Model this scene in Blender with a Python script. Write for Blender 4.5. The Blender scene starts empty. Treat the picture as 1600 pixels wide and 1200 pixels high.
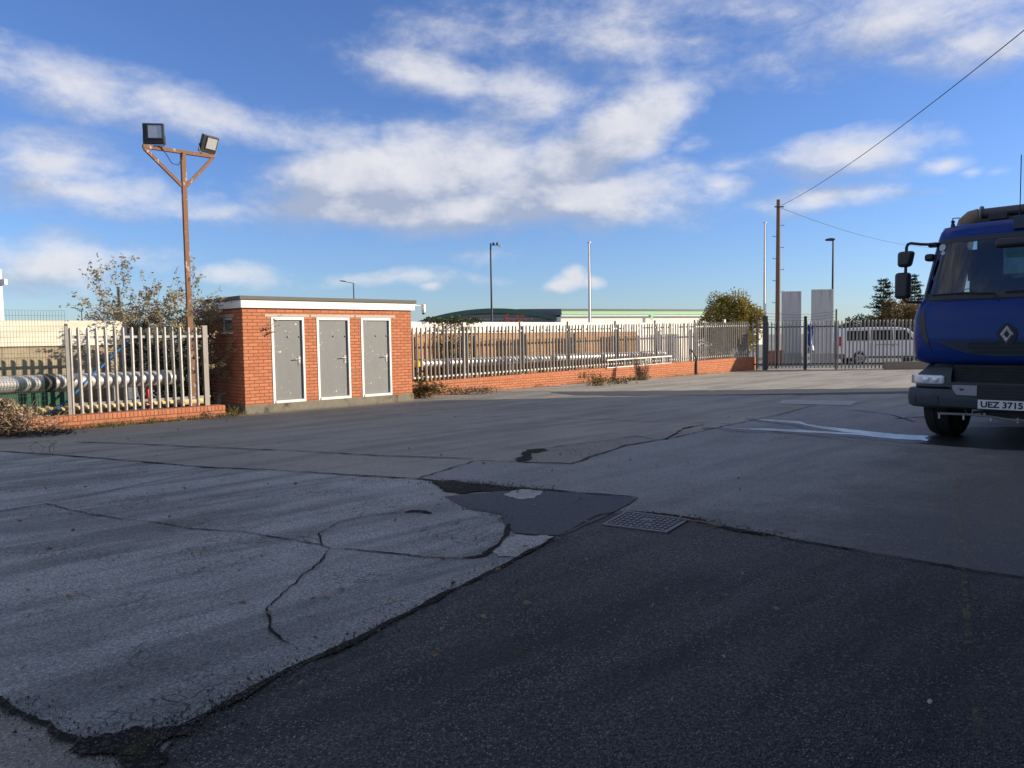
import bpy, bmesh, math, random
from mathutils import Vector, Matrix, noise
random.seed(7)
S = bpy.context.scene
COL = S.collection
R_ = math.radians

# ------------------------------------------------------------------ camera
CH = 1.6
FPX = 1200.0
PITCH = math.atan(72/1200.0); ROLL = .015
Fv = Vector((0, math.cos(PITCH), -math.sin(PITCH)))
U0 = Vector((0, math.sin(PITCH), math.cos(PITCH))); R0 = Vector((1, 0, 0))
Uv = math.cos(ROLL)*U0+math.sin(ROLL)*R0
Rv = math.cos(ROLL)*R0-math.sin(ROLL)*U0
EYE = Vector((0, 0, CH))
cam = bpy.data.objects.new('camera', bpy.data.cameras.new('camera'))
COL.objects.link(cam)
m = Matrix.Identity(4)
for i in range(3):
    m[i][0] = Rv[i]; m[i][1] = Uv[i]; m[i][2] = -Fv[i]; m[i][3] = EYE[i]
cam.matrix_world = m
cam.data.sensor_width = 36; cam.data.lens = 27.0
cam.data.clip_start = .05; cam.data.clip_end = 6000
S.camera = cam
S.render.resolution_x = 1024; S.render.resolution_y = 768

def ray(X, Y):
    return Fv+(X-800)/FPX*Rv-(Y-600)/FPX*Uv
def G(X, Y, z=0.0):                       # ground point seen at a photo pixel
    d = ray(X, Y); t = (z-CH)/d.z
    return EYE+d*t
def at(X, Y, dist):                       # point at a given forward distance
    d = ray(X, Y); return EYE+d*(dist/d.y)
ANG = R_(43.176)
E1 = Vector((math.cos(ANG), math.sin(ANG), 0)); E2 = Vector((-math.sin(ANG), math.cos(ANG), 0))
def W(u, v, z=0): return E1*u+E2*v+Vector((0, 0, z))
def uv_at(X, Y, v):                       # along-site coordinate where a pixel ray meets the vertical plane v
    d = ray(X, Y); t = (v-EYE.dot(E2))/d.dot(E2); P = EYE+d*t
    return P.dot(E1), P.z

# ------------------------------------------------------------------ light
SUN_EL = R_(15.7); SUN_AZ = R_(90-3.0)     # compass style: 0 = +Y, clockwise
sd = Vector((math.sin(SUN_AZ)*math.cos(SUN_EL), math.cos(SUN_AZ)*math.cos(SUN_EL), math.sin(SUN_EL)))
sun = bpy.data.objects.new('sun', bpy.data.lights.new('sun', 'SUN'))
COL.objects.link(sun)
sun.rotation_euler = sd.to_track_quat('Z', 'Y').to_euler()
sun.location = (40, 0, 30)
sun.data.energy = 5.0; sun.data.angle = R_(.5); sun.data.color = (1, .84, .64)
S.view_settings.view_transform = 'Standard'; S.view_settings.look = 'None'
S.view_settings.exposure = 0.66; S.view_settings.gamma = 1.0

class NT:
    def __init__(s, tree): s.t = tree; s.n = tree.nodes; s.l = tree.links
    def __call__(s, typ, **kw):
        n = s.n.new(typ)
        ins = kw.pop('i', {})
        for k, v in kw.items(): setattr(n, k, v)
        for k, v in ins.items():
            sock = n.inputs[k]
            if isinstance(v, bpy.types.NodeSocket): s.l.new(v, sock)
            else: sock.default_value = v
        return n
    def math(s, op, a, b=None, c=None, clamp=False):
        i = {0: a}
        if b is not None: i[1] = b
        if c is not None: i[2] = c
        return s('ShaderNodeMath', operation=op, use_clamp=clamp, i=i).outputs[0]
    def mix(s, fac, a, b, blend='MIX'):
        n = s('ShaderNodeMix', data_type='RGBA', blend_type=blend)
        for k, v in ((0, fac), (6, a), (7, b)):
            if isinstance(v, bpy.types.NodeSocket): s.l.new(v, n.inputs[k])
            else: n.inputs[k].default_value = (*v, 1) if isinstance(v, tuple) and len(v) == 3 else v
        return n.outputs[2]
    def ramp(s, fac, lo, hi, a=0.0, b=1.0, smooth=True):
        n = s('ShaderNodeMapRange', interpolation_type='SMOOTHSTEP' if smooth else 'LINEAR',
              i={0: fac, 1: lo, 2: hi, 3: a, 4: b})
        return n.outputs[0]
    def noise(s, vec, scale, detail=4, rough=.55, dist=0.0):
        return s('ShaderNodeTexNoise', i={'Vector': vec, 'Scale': scale, 'Detail': detail, 'Roughness': rough, 'Distortion': dist}).outputs[0]

# ------------------------------------------------------------------ sky and clouds
CLOUDS = [  # photo x, y, half width, half height, tilt (deg, up to the right), weight
 (1400, 40, 300, 90, 0, .75), (1230, 15, 240, 80, 0, .6), (1540, 70, 170, 70, 5, .8), (1450, 95, 120, 40, 0, .6),
 (690, 125, 160, 52, -8, .9), (830, 150, 190, 70, -5, .75), (800, 60, 330, 90, 0, .45), (980, 50, 300, 90, 0, .55), (1000, 110, 260, 50, 0, .4),
 (965, 210, 160, 68, 28, 1.3), (900, 255, 150, 80, 20, 1.15),
 (530, 285, 150, 70, 8, 1.3), (640, 285, 220, 90, 4, 1.25), (740, 270, 280, 80, 0, 1.0), (860, 300, 290, 75, 0, 1.1), (560, 330, 220, 48, 0, 1.15), (720, 328, 300, 52, 0, 1.15), (900, 322, 230, 44, 0, 1.0),
 (100, 135, 260, 55, -8, .8), (330, 180, 290, 52, -10, .7), (520, 225, 230, 58, -8, .55), (640, 215, 140, 40, 0, .5),
 (80, 250, 180, 75, 0, .9), (130, 300, 270, 52, -4, .85), (330, 335, 240, 26, -2, .6),
 (65, 408, 120, 52, 10, 1.0), (180, 395, 160, 34, 0, .5), (375, 425, 90, 26, 0, .7), (60, 438, 160, 28, 0, .6),
 (893, 438, 52, 17, 8, .95), (915, 427, 26, 17, 0, .9), (938, 434, 26, 11, 0, .8), (760, 400, 70, 22, 4, .45), (868, 371, 70, 20, 10, .4), (640, 437, 190, 14, 0, .55), (676, 448, 32, 13, 8, .6),
 (1320, 248, 170, 48, 4, .95), (1270, 262, 120, 30, 0, .7), (1130, 290, 90, 30, 0, .75), (1285, 311, 150, 28, 0, .85), (1465, 256, 60, 22, 4, .75), (1520, 268, 40, 14, 0, .6), (1565, 267, 40, 12, 0, .4),
 (1090, 220, 80, 26, 0, .4), (1165, 256, 60, 26, 0, .5), (1430, 303, 50, 12, 0, .35), (940, 345, 220, 24, 0, .5),
]
world = bpy.data.worlds.new('World'); S.world = world; world.use_nodes = True
w = NT(world.node_tree); w.n.clear()
# cloud density as a node group of a direction (azimuth, elevation)
grp = bpy.data.node_groups.new('cloud_density', 'ShaderNodeTree')
grp.interface.new_socket('Dir', in_out='INPUT', socket_type='NodeSocketVector')
grp.interface.new_socket('Density', in_out='OUTPUT', socket_type='NodeSocketFloat'); grp.interface.new_socket('Side', in_out='OUTPUT', socket_type='NodeSocketFloat')
g = NT(grp)
gi = g('NodeGroupInput'); go = g('NodeGroupOutput')
sp = g('ShaderNodeSeparateXYZ', i={0: gi.outputs[0]})
hxy = g.math('SQRT', g.math('ADD', g.math('MULTIPLY', sp.outputs[0], sp.outputs[0]), g.math('MULTIPLY', sp.outputs[1], sp.outputs[1])))
az = g.math('ARCTAN2', sp.outputs[0], sp.outputs[1]); el = g.math('ARCTAN2', sp.outputs[2], hxy)
pl = g('ShaderNodeVectorMath', operation='MULTIPLY', i={0: gi.outputs[0], 1: (1, 1, 1.9)}).outputs[0]
warp = g('ShaderNodeTexNoise', i={'Vector': pl, 'Scale': 5.0, 'Detail': 4.0}).outputs[1]
wv = g('ShaderNodeVectorMath', operation='SUBTRACT', i={0: warp, 1: (.5, .5, .5)}).outputs[0]
ae = g('ShaderNodeCombineXYZ', i={0: az, 1: el, 2: 0.0}).outputs[0]
wv2 = g('ShaderNodeVectorMath', operation='MULTIPLY', i={0: wv, 1: (.11, .05, 0)}).outputs[0]
ae = g('ShaderNodeVectorMath', operation='ADD', i={0: ae, 1: wv2}).outputs[0]
acc = None
for X, Y, a, b, tl, wt in CLOUDS:
    d = ray(X, Y).normalized()
    A0 = math.atan2(d.x, d.y); L0 = math.asin(d.z)
    dx = ray(X+10, Y).normalized(); dy = ray(X, Y-10).normalized()
    sa = abs(math.atan2(dx.x, dx.y)-A0)/10; sl = abs(math.asin(dy.z)-L0)/10
    mp = g('ShaderNodeMapping', vector_type='TEXTURE', i={'Vector': ae, 'Location': (A0, L0, 0), 'Rotation': (0, 0, R_(tl)+.0), 'Scale': (a*sa*1.22, b*sl*1.25, 1)})
    gr = g('ShaderNodeTexGradient', gradient_type='SPHERICAL', i={0: mp.outputs[0]})
    acc = g.math('MULTIPLY', gr.outputs[1], wt) if acc is None else g.math('MAXIMUM', acc, g.math('MULTIPLY', gr.outputs[1], wt))
# unseen clouds behind, beside and above the camera, thickened as fill light
n0 = g.noise(pl, 1.6, 3)
side = g.math('MAXIMUM', g.ramp(g.math('ABSOLUTE', az), .68, .95), g.ramp(el, .56, .8))
acc = g.math('ADD', acc, g.math('MULTIPLY', side, g.ramp(n0, .36, .6, 0, .85)))
fb = g.noise(pl, 8.5, 8, .58, .35)
fb2 = g.noise(pl, 24.0, 8, .64, .2)
dn = g.math('ADD', acc, g.math('ADD', g.math('MULTIPLY', g.math('SUBTRACT', fb, .5), .85), g.math('MULTIPLY', g.math('SUBTRACT', fb2, .5), .6)))
dn = g.math('MULTIPLY', dn, g.ramp(acc, .0, .14))
dn = g.math('MULTIPLY', dn, g.ramp(el, .0, .03))
g.l.new(dn, go.inputs[0]); g.l.new(side, go.inputs[1])

tc = w('ShaderNodeTexCoord')
sky = w('ShaderNodeTexSky', sky_type='NISHITA', sun_disc=False, sun_elevation=SUN_EL, sun_rotation=SUN_AZ,
        altitude=10, air_density=1.0, dust_density=.2, ozone_density=1.6)
gd1 = w('ShaderNodeGroup', node_tree=grp, i={0: tc.outputs['Generated']}); d1 = gd1.outputs[0]
off = w('ShaderNodeVectorMath', operation='ADD', i={0: tc.outputs['Generated'], 1: (.035, .0, .028)}).outputs[0]
d2 = w('ShaderNodeGroup', node_tree=grp, i={0: off}).outputs[0]
cover = w.ramp(d1, .06, .90, 0, .92)
litf = w.math('ADD', w.ramp(w.math('SUBTRACT', d1, d2), -.42, .40), w.math('MULTIPLY', w.math('SUBTRACT', w.noise(tc.outputs['Generated'], 17, 8, .62, .3), .5), .95))
core = w.ramp(d1, .35, 1.1)
lit = w.math('SUBTRACT', litf, w.math('MULTIPLY', core, .16), clamp=True)
CS = 1.0
ccol = w.mix(lit, (2.6, 2.95, 3.85), (5.3, 5.27, 5.5))
ccol = w.mix(1.0, ccol, w.mix(gd1.outputs[1], (1.0, 1.0, 1.0), (1.25, 1.2, 1.15)), 'MULTIPLY')  # clouds out of view are brightened for more fill light
skyt = w.mix(1.0, sky.outputs[0], (.54, .71, 1.15), 'MULTIPLY')
fin = w.mix(cover, skyt, ccol)
bg = w('ShaderNodeBackground', i={0: fin, 1: .10})
wo = w('ShaderNodeOutputWorld', i={0: bg.outputs[0]})

# ------------------------------------------------------------------ helpers
def tag(o, label=None, cat=None, group=None, kind=None):
    if label: o['label'] = label
    if cat: o['category'] = cat
    if group: o['group'] = group
    if kind: o['kind'] = kind
    return o
def thing(name, label, cat, loc=(0, 0, 0), rz=0.0, group=None):
    o = bpy.data.objects.new(name, None); COL.objects.link(o)
    o.location = loc; o.rotation_euler = (0, 0, rz); o.empty_display_size = .2
    return tag(o, label, cat, group)
class MB:
    def __init__(s): s.v = []; s.f = []
    def add(s, vs, fs):
        k = len(s.v); s.v += [tuple(v) for v in vs]; s.f += [tuple(i+k for i in f) for f in fs]; return s
    def box(s, x0, x1, y0, y1, z0, z1, M=None):
        vs = [Vector((x, y, z)) for z in (z0, z1) for y in (y0, y1) for x in (x0, x1)]
        if M: vs = [M @ v for v in vs]
        return s.add(vs, [(0, 2, 3, 1), (4, 5, 7, 6), (0, 1, 5, 4), (2, 6, 7, 3), (0, 4, 6, 2), (1, 3, 7, 5)])
    def tube(s, pts, r, n=8, cap=True):
        pts = [Vector(p) for p in pts]
        rs = r if isinstance(r, (list, tuple)) else [r]*len(pts)
        rings = []; up = None
        for i, p in enumerate(pts):
            t = (pts[min(i+1, len(pts)-1)]-pts[max(i-1, 0)]).normalized()
            if up is None: up = Vector((0, 0, 1)) if abs(t.z) < .9 else Vector((1, 0, 0))
            a = t.cross(up)
            if a.length < 1e-5: a = t.cross(Vector((0, 1, .1)))
            a.normalize(); b = a.cross(t).normalized(); up = b
            rings.append([p+(a*math.cos(2*math.pi*k/n)+b*math.sin(2*math.pi*k/n))*rs[i] for k in range(n)])
        vs = [v for r_ in rings for v in r_]; fs = []
        for i in range(len(pts)-1):
            for k in range(n):
                fs.append((i*n+k, i*n+(k+1) % n, (i+1)*n+(k+1) % n, (i+1)*n+k))
        if cap: fs.append(tuple(range(n))[::-1]); fs.append(tuple((len(pts)-1)*n+k for k in range(n)))
        return s.add(vs, fs)
    def sqtube(s, p0, p1, w_, h_=None):
        p0 = Vector(p0); p1 = Vector(p1); t = (p1-p0).normalized(); h_ = h_ or w_
        up = Vector((0, 0, 1)) if abs(t.z) < .95 else Vector((0, 1, 0))
        a = t.cross(up).normalized(); b = a.cross(t).normalized()
        vs = [p+a*sx*w_/2+b*sy*h_/2 for p in (p0, p1) for sx, sy in ((-1, -1), (1, -1), (1, 1), (-1, 1))]
        return s.add(vs, [(0, 3, 2, 1), (4, 5, 6, 7), (0, 1, 5, 4), (1, 2, 6, 5), (2, 3, 7, 6), (3, 0, 4, 7)])
    def prism(s, poly, fn, t0, t1):        # poly in 2d, fn(a, b, t) -> 3d
        n = len(poly)
        vs = [fn(a, b, t0) for a, b in poly]+[fn(a, b, t1) for a, b in poly]
        fs = [tuple(range(n))[::-1], tuple(range(n, 2*n))]+[(i, (i+1) % n, n+(i+1) % n, n+i) for i in range(n)]
        return s.add(vs, fs)
    def lathe(s, prof, M=None, n=24):      # prof (r, z) around z
        vs = []; fs = []
        for r, z in prof:
            for k in range(n):
                v = Vector((r*math.cos(2*math.pi*k/n), r*math.sin(2*math.pi*k/n), z)); vs.append(M @ v if M else v)
        for i in range(len(prof)-1):
            for k in range(n): fs.append((i*n+k, i*n+(k+1) % n, (i+1)*n+(k+1) % n, (i+1)*n+k))
        fs.append(tuple(range(n))[::-1]); fs.append(tuple((len(prof)-1)*n+k for k in range(n)))
        return s.add(vs, fs)
    def grid(s, rows, close=False):        # rows of equal length
        n = len(rows[0]); vs = [p for r in rows for p in r]; fs = []
        for i in range(len(rows)-1):
            for k in range(n-1+(1 if close else 0)):
                fs.append((i*n+k, i*n+(k+1) % n, (i+1)*n+(k+1) % n, (i+1)*n+k))
        return s.add(vs, fs)
    def mesh(s, name, mat, smooth=False, fix=True):
        me = bpy.data.meshes.new(name); me.from_pydata(s.v, [], s.f); me.update()
        if fix:
            bm = bmesh.new(); bm.from_mesh(me); bmesh.ops.recalc_face_normals(bm, faces=bm.faces); bm.to_mesh(me); bm.free()
        if mat: me.materials.append(mat)
        if smooth:
            for p in me.polygons: p.use_smooth = True
        return me
    def build(s, name, mat, parent=None, smooth=False, bevel=0, fix=True, loc=None, rz=None, auto=False, seg=2):
        o = bpy.data.objects.new(name, s.mesh(name, mat, smooth or auto, fix)); COL.objects.link(o)
        if parent: o.parent = parent
        if loc is not None: o.location = loc
        if rz is not None: o.rotation_euler = (0, 0, rz)
        if bevel:
            b = o.modifiers.new('bevel', 'BEVEL'); b.width = bevel; b.segments = seg; b.limit_method = 'ANGLE'; b.angle_limit = R_(40)
        if auto:
            o.data.set_sharp_from_angle(angle=R_(38))
        return o
def copy_tree(o, parent=None):
    c = o.copy(); COL.objects.link(c)
    if parent: c.parent = parent
    for ch in list(o.children): copy_tree(ch, c)
    return c

# ------------------------------------------------------------------ materials
def newmat(name):
    mt = bpy.data.materials.new(name); mt.use_nodes = True
    t = NT(mt.node_tree); t.n.clear()
    out = t('ShaderNodeOutputMaterial'); b = t('ShaderNodeBsdfPrincipled')
    t.l.new(b.outputs[0], out.inputs[0])
    t.b = b; t.out = out
    return mt, t
def setb(t, **kw):
    names = dict(col='Base Color', rough='Roughness', metal='Metallic', nrm='Normal', coat='Coat Weight', spec='Specular IOR Level', trans='Transmission Weight', ior='IOR', alpha='Alpha')
    for k, v in kw.items():
        s_ = t.b.inputs[names[k]]
        if isinstance(v, bpy.types.NodeSocket): t.l.new(v, s_)
        else: s_.default_value = (*v, 1) if isinstance(v, tuple) and len(v) == 3 else v
def objco(t): return t('ShaderNodeTexCoord').outputs['Object']
def mapv(t, v, scale=(1, 1, 1), rot=(0, 0, 0), loc=(0, 0, 0)):
    return t('ShaderNodeMapping', i={'Vector': v, 'Scale': scale, 'Rotation': rot, 'Location': loc}).outputs[0]
def bump(t, h, strength=.3, dist=.01):
    return t('ShaderNodeBump', i={'Height': h, 'Strength': strength, 'Distance': dist}).outputs[0]
def simple(name, col, rough=.5, metal=0, var=.12, scale=8, coat=0, dirt=None, bmp=0, spec=.5, rnd=0):
    mt, t = newmat(name); co = objco(t)
    n = t.noise(co, scale, 5, .6)
    c = t.mix(n, tuple(x*(1-var) for x in col), tuple(min(1, x*(1+var)) for x in col))
    if dirt:
        n2 = t.noise(co, scale*.37, 6, .65)
        c = t.mix(t.ramp(n2, .5, .72, 0, dirt[1]), c, dirt[0])
    if rnd:            # each piece weathers a little differently
        q = t.ramp(t('ShaderNodeObjectInfo').outputs['Random'], 0, 1, 1-rnd, 1+rnd*.6, False)
        c = t.mix(1.0, c, t('ShaderNodeCombineXYZ', i={0: q, 1: q, 2: q}).outputs[0], 'MULTIPLY')
    setb(t, col=c, rough=t.ramp(n, .2, .8, max(.02, rough-.08), min(1, rough+.08)), metal=metal, coat=coat, spec=spec)
    if bmp: setb(t, nrm=bump(t, t.noise(co, scale*6, 4), bmp, .01))
    return mt

def ground_mat(name, base, dark, speck=.0, stone=(.3, .3, .3), craze=0.0, streak=.5, bumps=.3, rough=.85, ang=ANG, stain=.5, grain=1.0, wall_shade=None):
    mt, t = newmat(name); co = t('ShaderNodeTexCoord').outputs['Object']
    big = t.noise(co, .35, 5, .6)
    med = t.noise(co, 2.2, 6, .65)
    st = t.noise(mapv(t, mapv(t, co, rot=(0, 0, -ang)), scale=(.28, 2.0, 1)), 1.0, 6, .62)
    fine = t.noise(co, 55, 3, .6)
    f = t.math('ADD', t.math('MULTIPLY', t.ramp(big, .35, .65), stain*.5), t.math('MULTIPLY', t.ramp(st, .42, .62), streak))
    f = t.math('ADD', f, t.math('MULTIPLY', t.math('SUBTRACT', med, .5), .5), clamp=True)
    c = t.mix(f, base, dark)
    # grain of the surface
    gcol = t.mix(t.ramp(fine, .34, .66), (1-.38*grain,)*3, (1+.32*grain,)*3)
    c = t.mix(1.0, c, gcol, 'MULTIPLY')
    # small dark blotches
    pt = t.noise(mapv(t, co, scale=(1, 1.0, 1)), 21.0, 5, .72)
    c = t.mix(t.ramp(pt, .60, .70, 0, .42), c, tuple(x*.5 for x in dark))
    c = t.mix(t.ramp(t.noise(co, 13.0, 5, .7), .56, .75, 0, .35), c, tuple(min(1, x*1.3) for x in base))
    bl = t.noise(co, 6.0, 5, .7)
    c = t.mix(t.ramp(bl, .62, .74, 0, .38), c, tuple(x*.45 for x in dark))
    if wall_shade:       # shade painted into the colour towards the warehouse side, with a noisy edge
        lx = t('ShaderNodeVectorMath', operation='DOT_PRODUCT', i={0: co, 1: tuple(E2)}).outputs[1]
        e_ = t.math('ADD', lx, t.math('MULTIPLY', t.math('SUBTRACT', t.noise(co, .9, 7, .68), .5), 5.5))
        c = t.mix(t.ramp(e_, wall_shade[0], wall_shade[0]-2.6, 0, wall_shade[1]), c, tuple(x*.42 for x in dark))
    h = fine
    if speck:
        vo = t('ShaderNodeTexVoronoi', i={'Vector': co, 'Scale': 80.0})
        hs = t('ShaderNodeSeparateColor', i={0: vo.outputs['Color']})
        rad = t.ramp(hs.outputs[1], 0, 1, .10, .46)
        mk = t.math('MULTIPLY', t.ramp(t.math('SUBTRACT', vo.outputs['Distance'], rad), .04, -.06), t.ramp(hs.outputs[0], 1-speck, 1-speck*.7, 0, .85))
        mk = t.math('MULTIPLY', mk, t.ramp(med, .36, .58, .25, 1.0))
        c = t.mix(mk, c, stone)
        vo2 = t('ShaderNodeTexVoronoi', i={'Vector': co, 'Scale': 105.0})
        h = t.math('ADD', t.math('MULTIPLY', fine, .5), vo2.outputs['Distance'])
        c = t.mix(t.ramp(vo2.outputs['Distance'], .35, .7, 0, .45), c, tuple(x*.5 for x in dark))
    if craze:
        dv = t('ShaderNodeTexNoise', i={'Vector': co, 'Scale': 9.0, 'Detail': 3.0}).outputs[1]
        dv = t('ShaderNodeVectorMath', operation='MULTIPLY_ADD', i={0: dv, 1: (.09, .09, 0), 2: co}).outputs[0]
        v3 = t('ShaderNodeTexVoronoi', feature='DISTANCE_TO_EDGE', i={'Vector': dv, 'Scale': 11.0})
        mk = t.math('MULTIPLY', t.ramp(v3.outputs['Distance'], .045, .008), t.ramp(t.noise(co, 1.1, 4), .46, .62, 0, craze))
        c = t.mix(mk, c, tuple(x*.32 for x in dark))
        h = t.math('SUBTRACT', h, mk)
    setb(t, col=c, rough=t.ramp(st, .3, .7, rough, rough-.12), nrm=bump(t, h, bumps, .012), spec=.35)
    return mt

def brick_mat(name, bw=.225, rh=.075, c1=(.57, .22, .112), c2=(.44, .155, .08), mortar=(.18, .085, .052), soldier=False, dirt=.55):
    mt, t = newmat(name); co = objco(t)
    sx = t('ShaderNodeSeparateXYZ', i={0: co})
    v = t('ShaderNodeCombineXYZ', i={0: t.math('ADD', sx.outputs[0], sx.outputs[1]), 1: sx.outputs[2], 2: 0.0}).outputs[0]
    wob = t('ShaderNodeTexNoise', i={'Vector': co, 'Scale': 14.0, 'Detail': 2.0}).outputs[1]
    v = t('ShaderNodeVectorMath', operation='MULTIPLY_ADD', i={0: wob, 1: (.006, .006, 0), 2: v}).outputs[0]
    b = t('ShaderNodeTexBrick', offset=0 if soldier else .5, i={'Vector': v, 'Color1': (*c1, 1), 'Color2': (*c2, 1), 'Mortar': (*mortar, 1), 'Scale': 1.0,
          'Mortar Size': .010, 'Mortar Smooth': .25, 'Bias': -.1, 'Brick Width': bw, 'Row Height': rh})
    n = t.noise(co, 9, 6, .7); n2 = t.noise(co, 1.3, 5, .6); n3 = t.noise(co, 60, 3)
    c = t.mix(t.ramp(n, .3, .75, 0, .45), b.outputs[0], tuple(x*.62 for x in c1))
    c = t.mix(t.ramp(n2, .5, .75, 0, .30), c, (.33, .19, .13))
    c = t.mix(1.0, c, t.mix(n3, (.8,)*3, (1.18,)*3), 'MULTIPLY')
    # damp, dirty foot of the wall
    low = t.math('MULTIPLY', t.ramp(t.math('ADD', sx.outputs[2], t.math('MULTIPLY', n, .35)), .55, .12, 0, dirt), t.ramp(n2, .3, .6, .4, 1))
    c = t.mix(low, c, (.12, .085, .06))
    h = t.math('ADD', t.math('MULTIPLY', b.outputs[1], -1.0), t.math('MULTIPLY', n3, .35))
    setb(t, col=c, rough=.88, nrm=bump(t, h, .7, .008), spec=.25)
    return mt

def leaf_mat(name, cols, rough=.55, trans=.25):
    mt, t = newmat(name)
    ge = t('ShaderNodeNewGeometry')
    n = t.noise(objco(t), 1.6, 3)
    r = t.math('ADD', t.math('MULTIPLY', ge.outputs['Random Per Island'], .75), t.math('MULTIPLY', n, .3), clamp=True)
    cr = t('ShaderNodeValToRGB', i={0: r}); e = cr.color_ramp.elements
    while len(e) < len(cols): e.new(.5)
    for k, c in enumerate(cols): e[k].position = k/(len(cols)-1); e[k].color = (*c, 1)
    setb(t, col=cr.outputs[0], rough=rough, spec=.3)
    tr = t('ShaderNodeBsdfTranslucent', i={0: cr.outputs[0]})
    mx = t('ShaderNodeMixShader', i={0: trans, 1: t.b.outputs[0], 2: tr.outputs[0]})
    t.l.new(mx.outputs[0], t.out.inputs[0])
    return mt

def rust_mat(name):
    mt, t = newmat(name); co = objco(t)
    n = t.noise(mapv(t, co, scale=(1, 1, .35)), 14, 7, .7); n2 = t.noise(co, 40, 4, .6)
    c = t.mix(n2, (.15, .075, .045), (.26, .145, .09))
    fl = t.ramp(n, .57, .62, 0, .8)
    c = t.mix(fl, c, (.52, .40, .31))
    setb(t, col=c, rough=t.ramp(fl, 0, 1, .85, .45), nrm=bump(t, n, .3, .004))
    return mt

M = {}
M['galv'] = simple('galvanised_steel', (.39, .39, .385), .4, .4, .16, 14, dirt=((.26, .21, .16), .6), rnd=.25)
M['galv_dull'] = simple('dull_galvanised_steel', (.31, .30, .285), .6, .35, .2, 10, dirt=((.22, .15, .09), .65), rnd=.3)
M['black_steel'] = simple('black_painted_steel', (.03, .032, .035), .5, .1, .2, 10)
M['dark_steel'] = simple('dark_grey_steel', (.07, .072, .075), .55, .2, .2, 10)
M['brick'] = brick_mat('red_brick')
M['brick_low'] = brick_mat('red_brick_low_wall', dirt=.25)
M['soldier'] = brick_mat('red_brick_on_edge', bw=.077, rh=.3, soldier=True, dirt=.25)
M['plinth'] = simple('stained_concrete', (.18, .165, .13), .9, 0, .4, 9, dirt=((.05, .047, .036), .9), bmp=.3)
M['lintel'] = simple('concrete_lintel', (.47, .42, .36), .9, 0, .12, 12)
M['white'] = simple('white_painted_wood', (.80, .79, .76), .5, 0, .05, 5, dirt=((.55, .53, .48), .35))
M['felt'] = simple('roofing_felt', (.13, .135, .125), .9, 0, .25, 20, bmp=.3)
M['chrome'] = simple('worn_chrome', (.6, .6, .6), .3, .9, .08, 12)
M['black_plastic'] = simple('black_plastic', (.022, .023, .026), .45, 0, .2, 14)
M['grey_plastic'] = simple('dark_grey_bumper_plastic', (.036, .045, .054), .55, 0, .12, 9, dirt=((.10, .095, .085), .35))
M['rust'] = rust_mat('flaking_rusty_paint')
M['cream'] = simple('cream_cladding', (.72, .68, .56), .6, 0, .05, 3, dirt=((.5, .45, .36), .35))
M['white_wall'] = simple('white_rendered_coping', (.80, .78, .73), .7, 0, .05, 3, dirt=((.6, .55, .46), .3))
M['concrete'] = simple('grey_concrete', (.36, .355, .34), .85, 0, .14, 5, dirt=((.2, .19, .17), .5), bmp=.2)
M['timber'] = simple('weathered_pole_timber', (.21, .13, .095), .85, 0, .25, 12)
M['pale_twig'] = simple('pale_shrub_stems', (.36, .28, .20), .9, 0, .25, 18)
M['bark'] = simple('grey_brown_bark', (.20, .15, .10), .9, 0, .3, 18)
M['twig'] = simple('dry_twig', (.25, .17, .11), .9, 0, .3, 15)
M['rubber'] = simple('tyre_rubber', (.018, .018, .018), .8, 0, .25, 20)
M['yellow'] = simple('pale_yellow_pipe', (.62, .50, .22), .6, 0, .2, 7, dirt=((.35, .28, .16), .5))
M['blue_rope'] = simple('blue_rope', (.03, .16, .42), .7)
M['red'] = simple('red_paint', (.45, .03, .02), .5)
M['green_sheet'] = simple('dark_green_sheet', (.02, .085, .06), .6, 0, .2, 6)
M['wire_green'] = simple('green_coated_wire', (.03, .09, .06), .5)
M['cable'] = simple('black_cable', (.015, .015, .016), .6)

def flecked_door():
    mt, t = newmat('grey_flaking_door_paint'); co = objco(t)
    n = t.noise(mapv(t, co, scale=(1, 1, .35)), 5, 6, .65)
    c = t.mix(n, (.135, .15, .16), (.19, .205, .21))
    geo = t('ShaderNodeObjectInfo')
    cell = t.noise(t('ShaderNodeVectorMath', operation='ADD', i={0: co, 1: geo.outputs['Location']}).outputs[0], 1.9, 3, .5)
    fl = t.noise(mapv(t, co, scale=(1, 1, .55)), 26, 4, .6)
    mk = t.math('MULTIPLY', t.ramp(fl, .645, .675), t.ramp(cell, .45, .58))
    c = t.mix(mk, c, (.62, .6, .55))
    setb(t, col=c, rough=.6, nrm=bump(t, n, .12, .004))
    return mt
M['door'] = flecked_door()
def block_wall(name, a, b, mortar, bw=.45, rh=.225):
    mt, t = newmat(name); co = objco(t)
    sx = t('ShaderNodeSeparateXYZ', i={0: co})
    v = t('ShaderNodeCombineXYZ', i={0: sx.outputs[0], 1: sx.outputs[2], 2: 0.0}).outputs[0]
    br = t('ShaderNodeTexBrick', i={'Vector': v, 'Color1': (*a, 1), 'Color2': (*b, 1), 'Mortar': (*mortar, 1), 'Scale': 1.0, 'Mortar Size': .009, 'Mortar Smooth': .3, 'Bias': 0.0, 'Brick Width': bw, 'Row Height': rh})
    n = t.noise(co, 7, 6, .7)
    c = t.mix(1.0, br.outputs[0], t.mix(n, (.62,)*3, (1.3,)*3), 'MULTIPLY')
    setb(t, col=c, rough=.9, nrm=bump(t, t.math('SUBTRACT', n, br.outputs[1]), .5, .01))
    return mt
M['stone_block'] = block_wall('grey_brown_blockwork', (.40, .34, .24), (.30, .25, .18), (.24, .2, .15))
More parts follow.
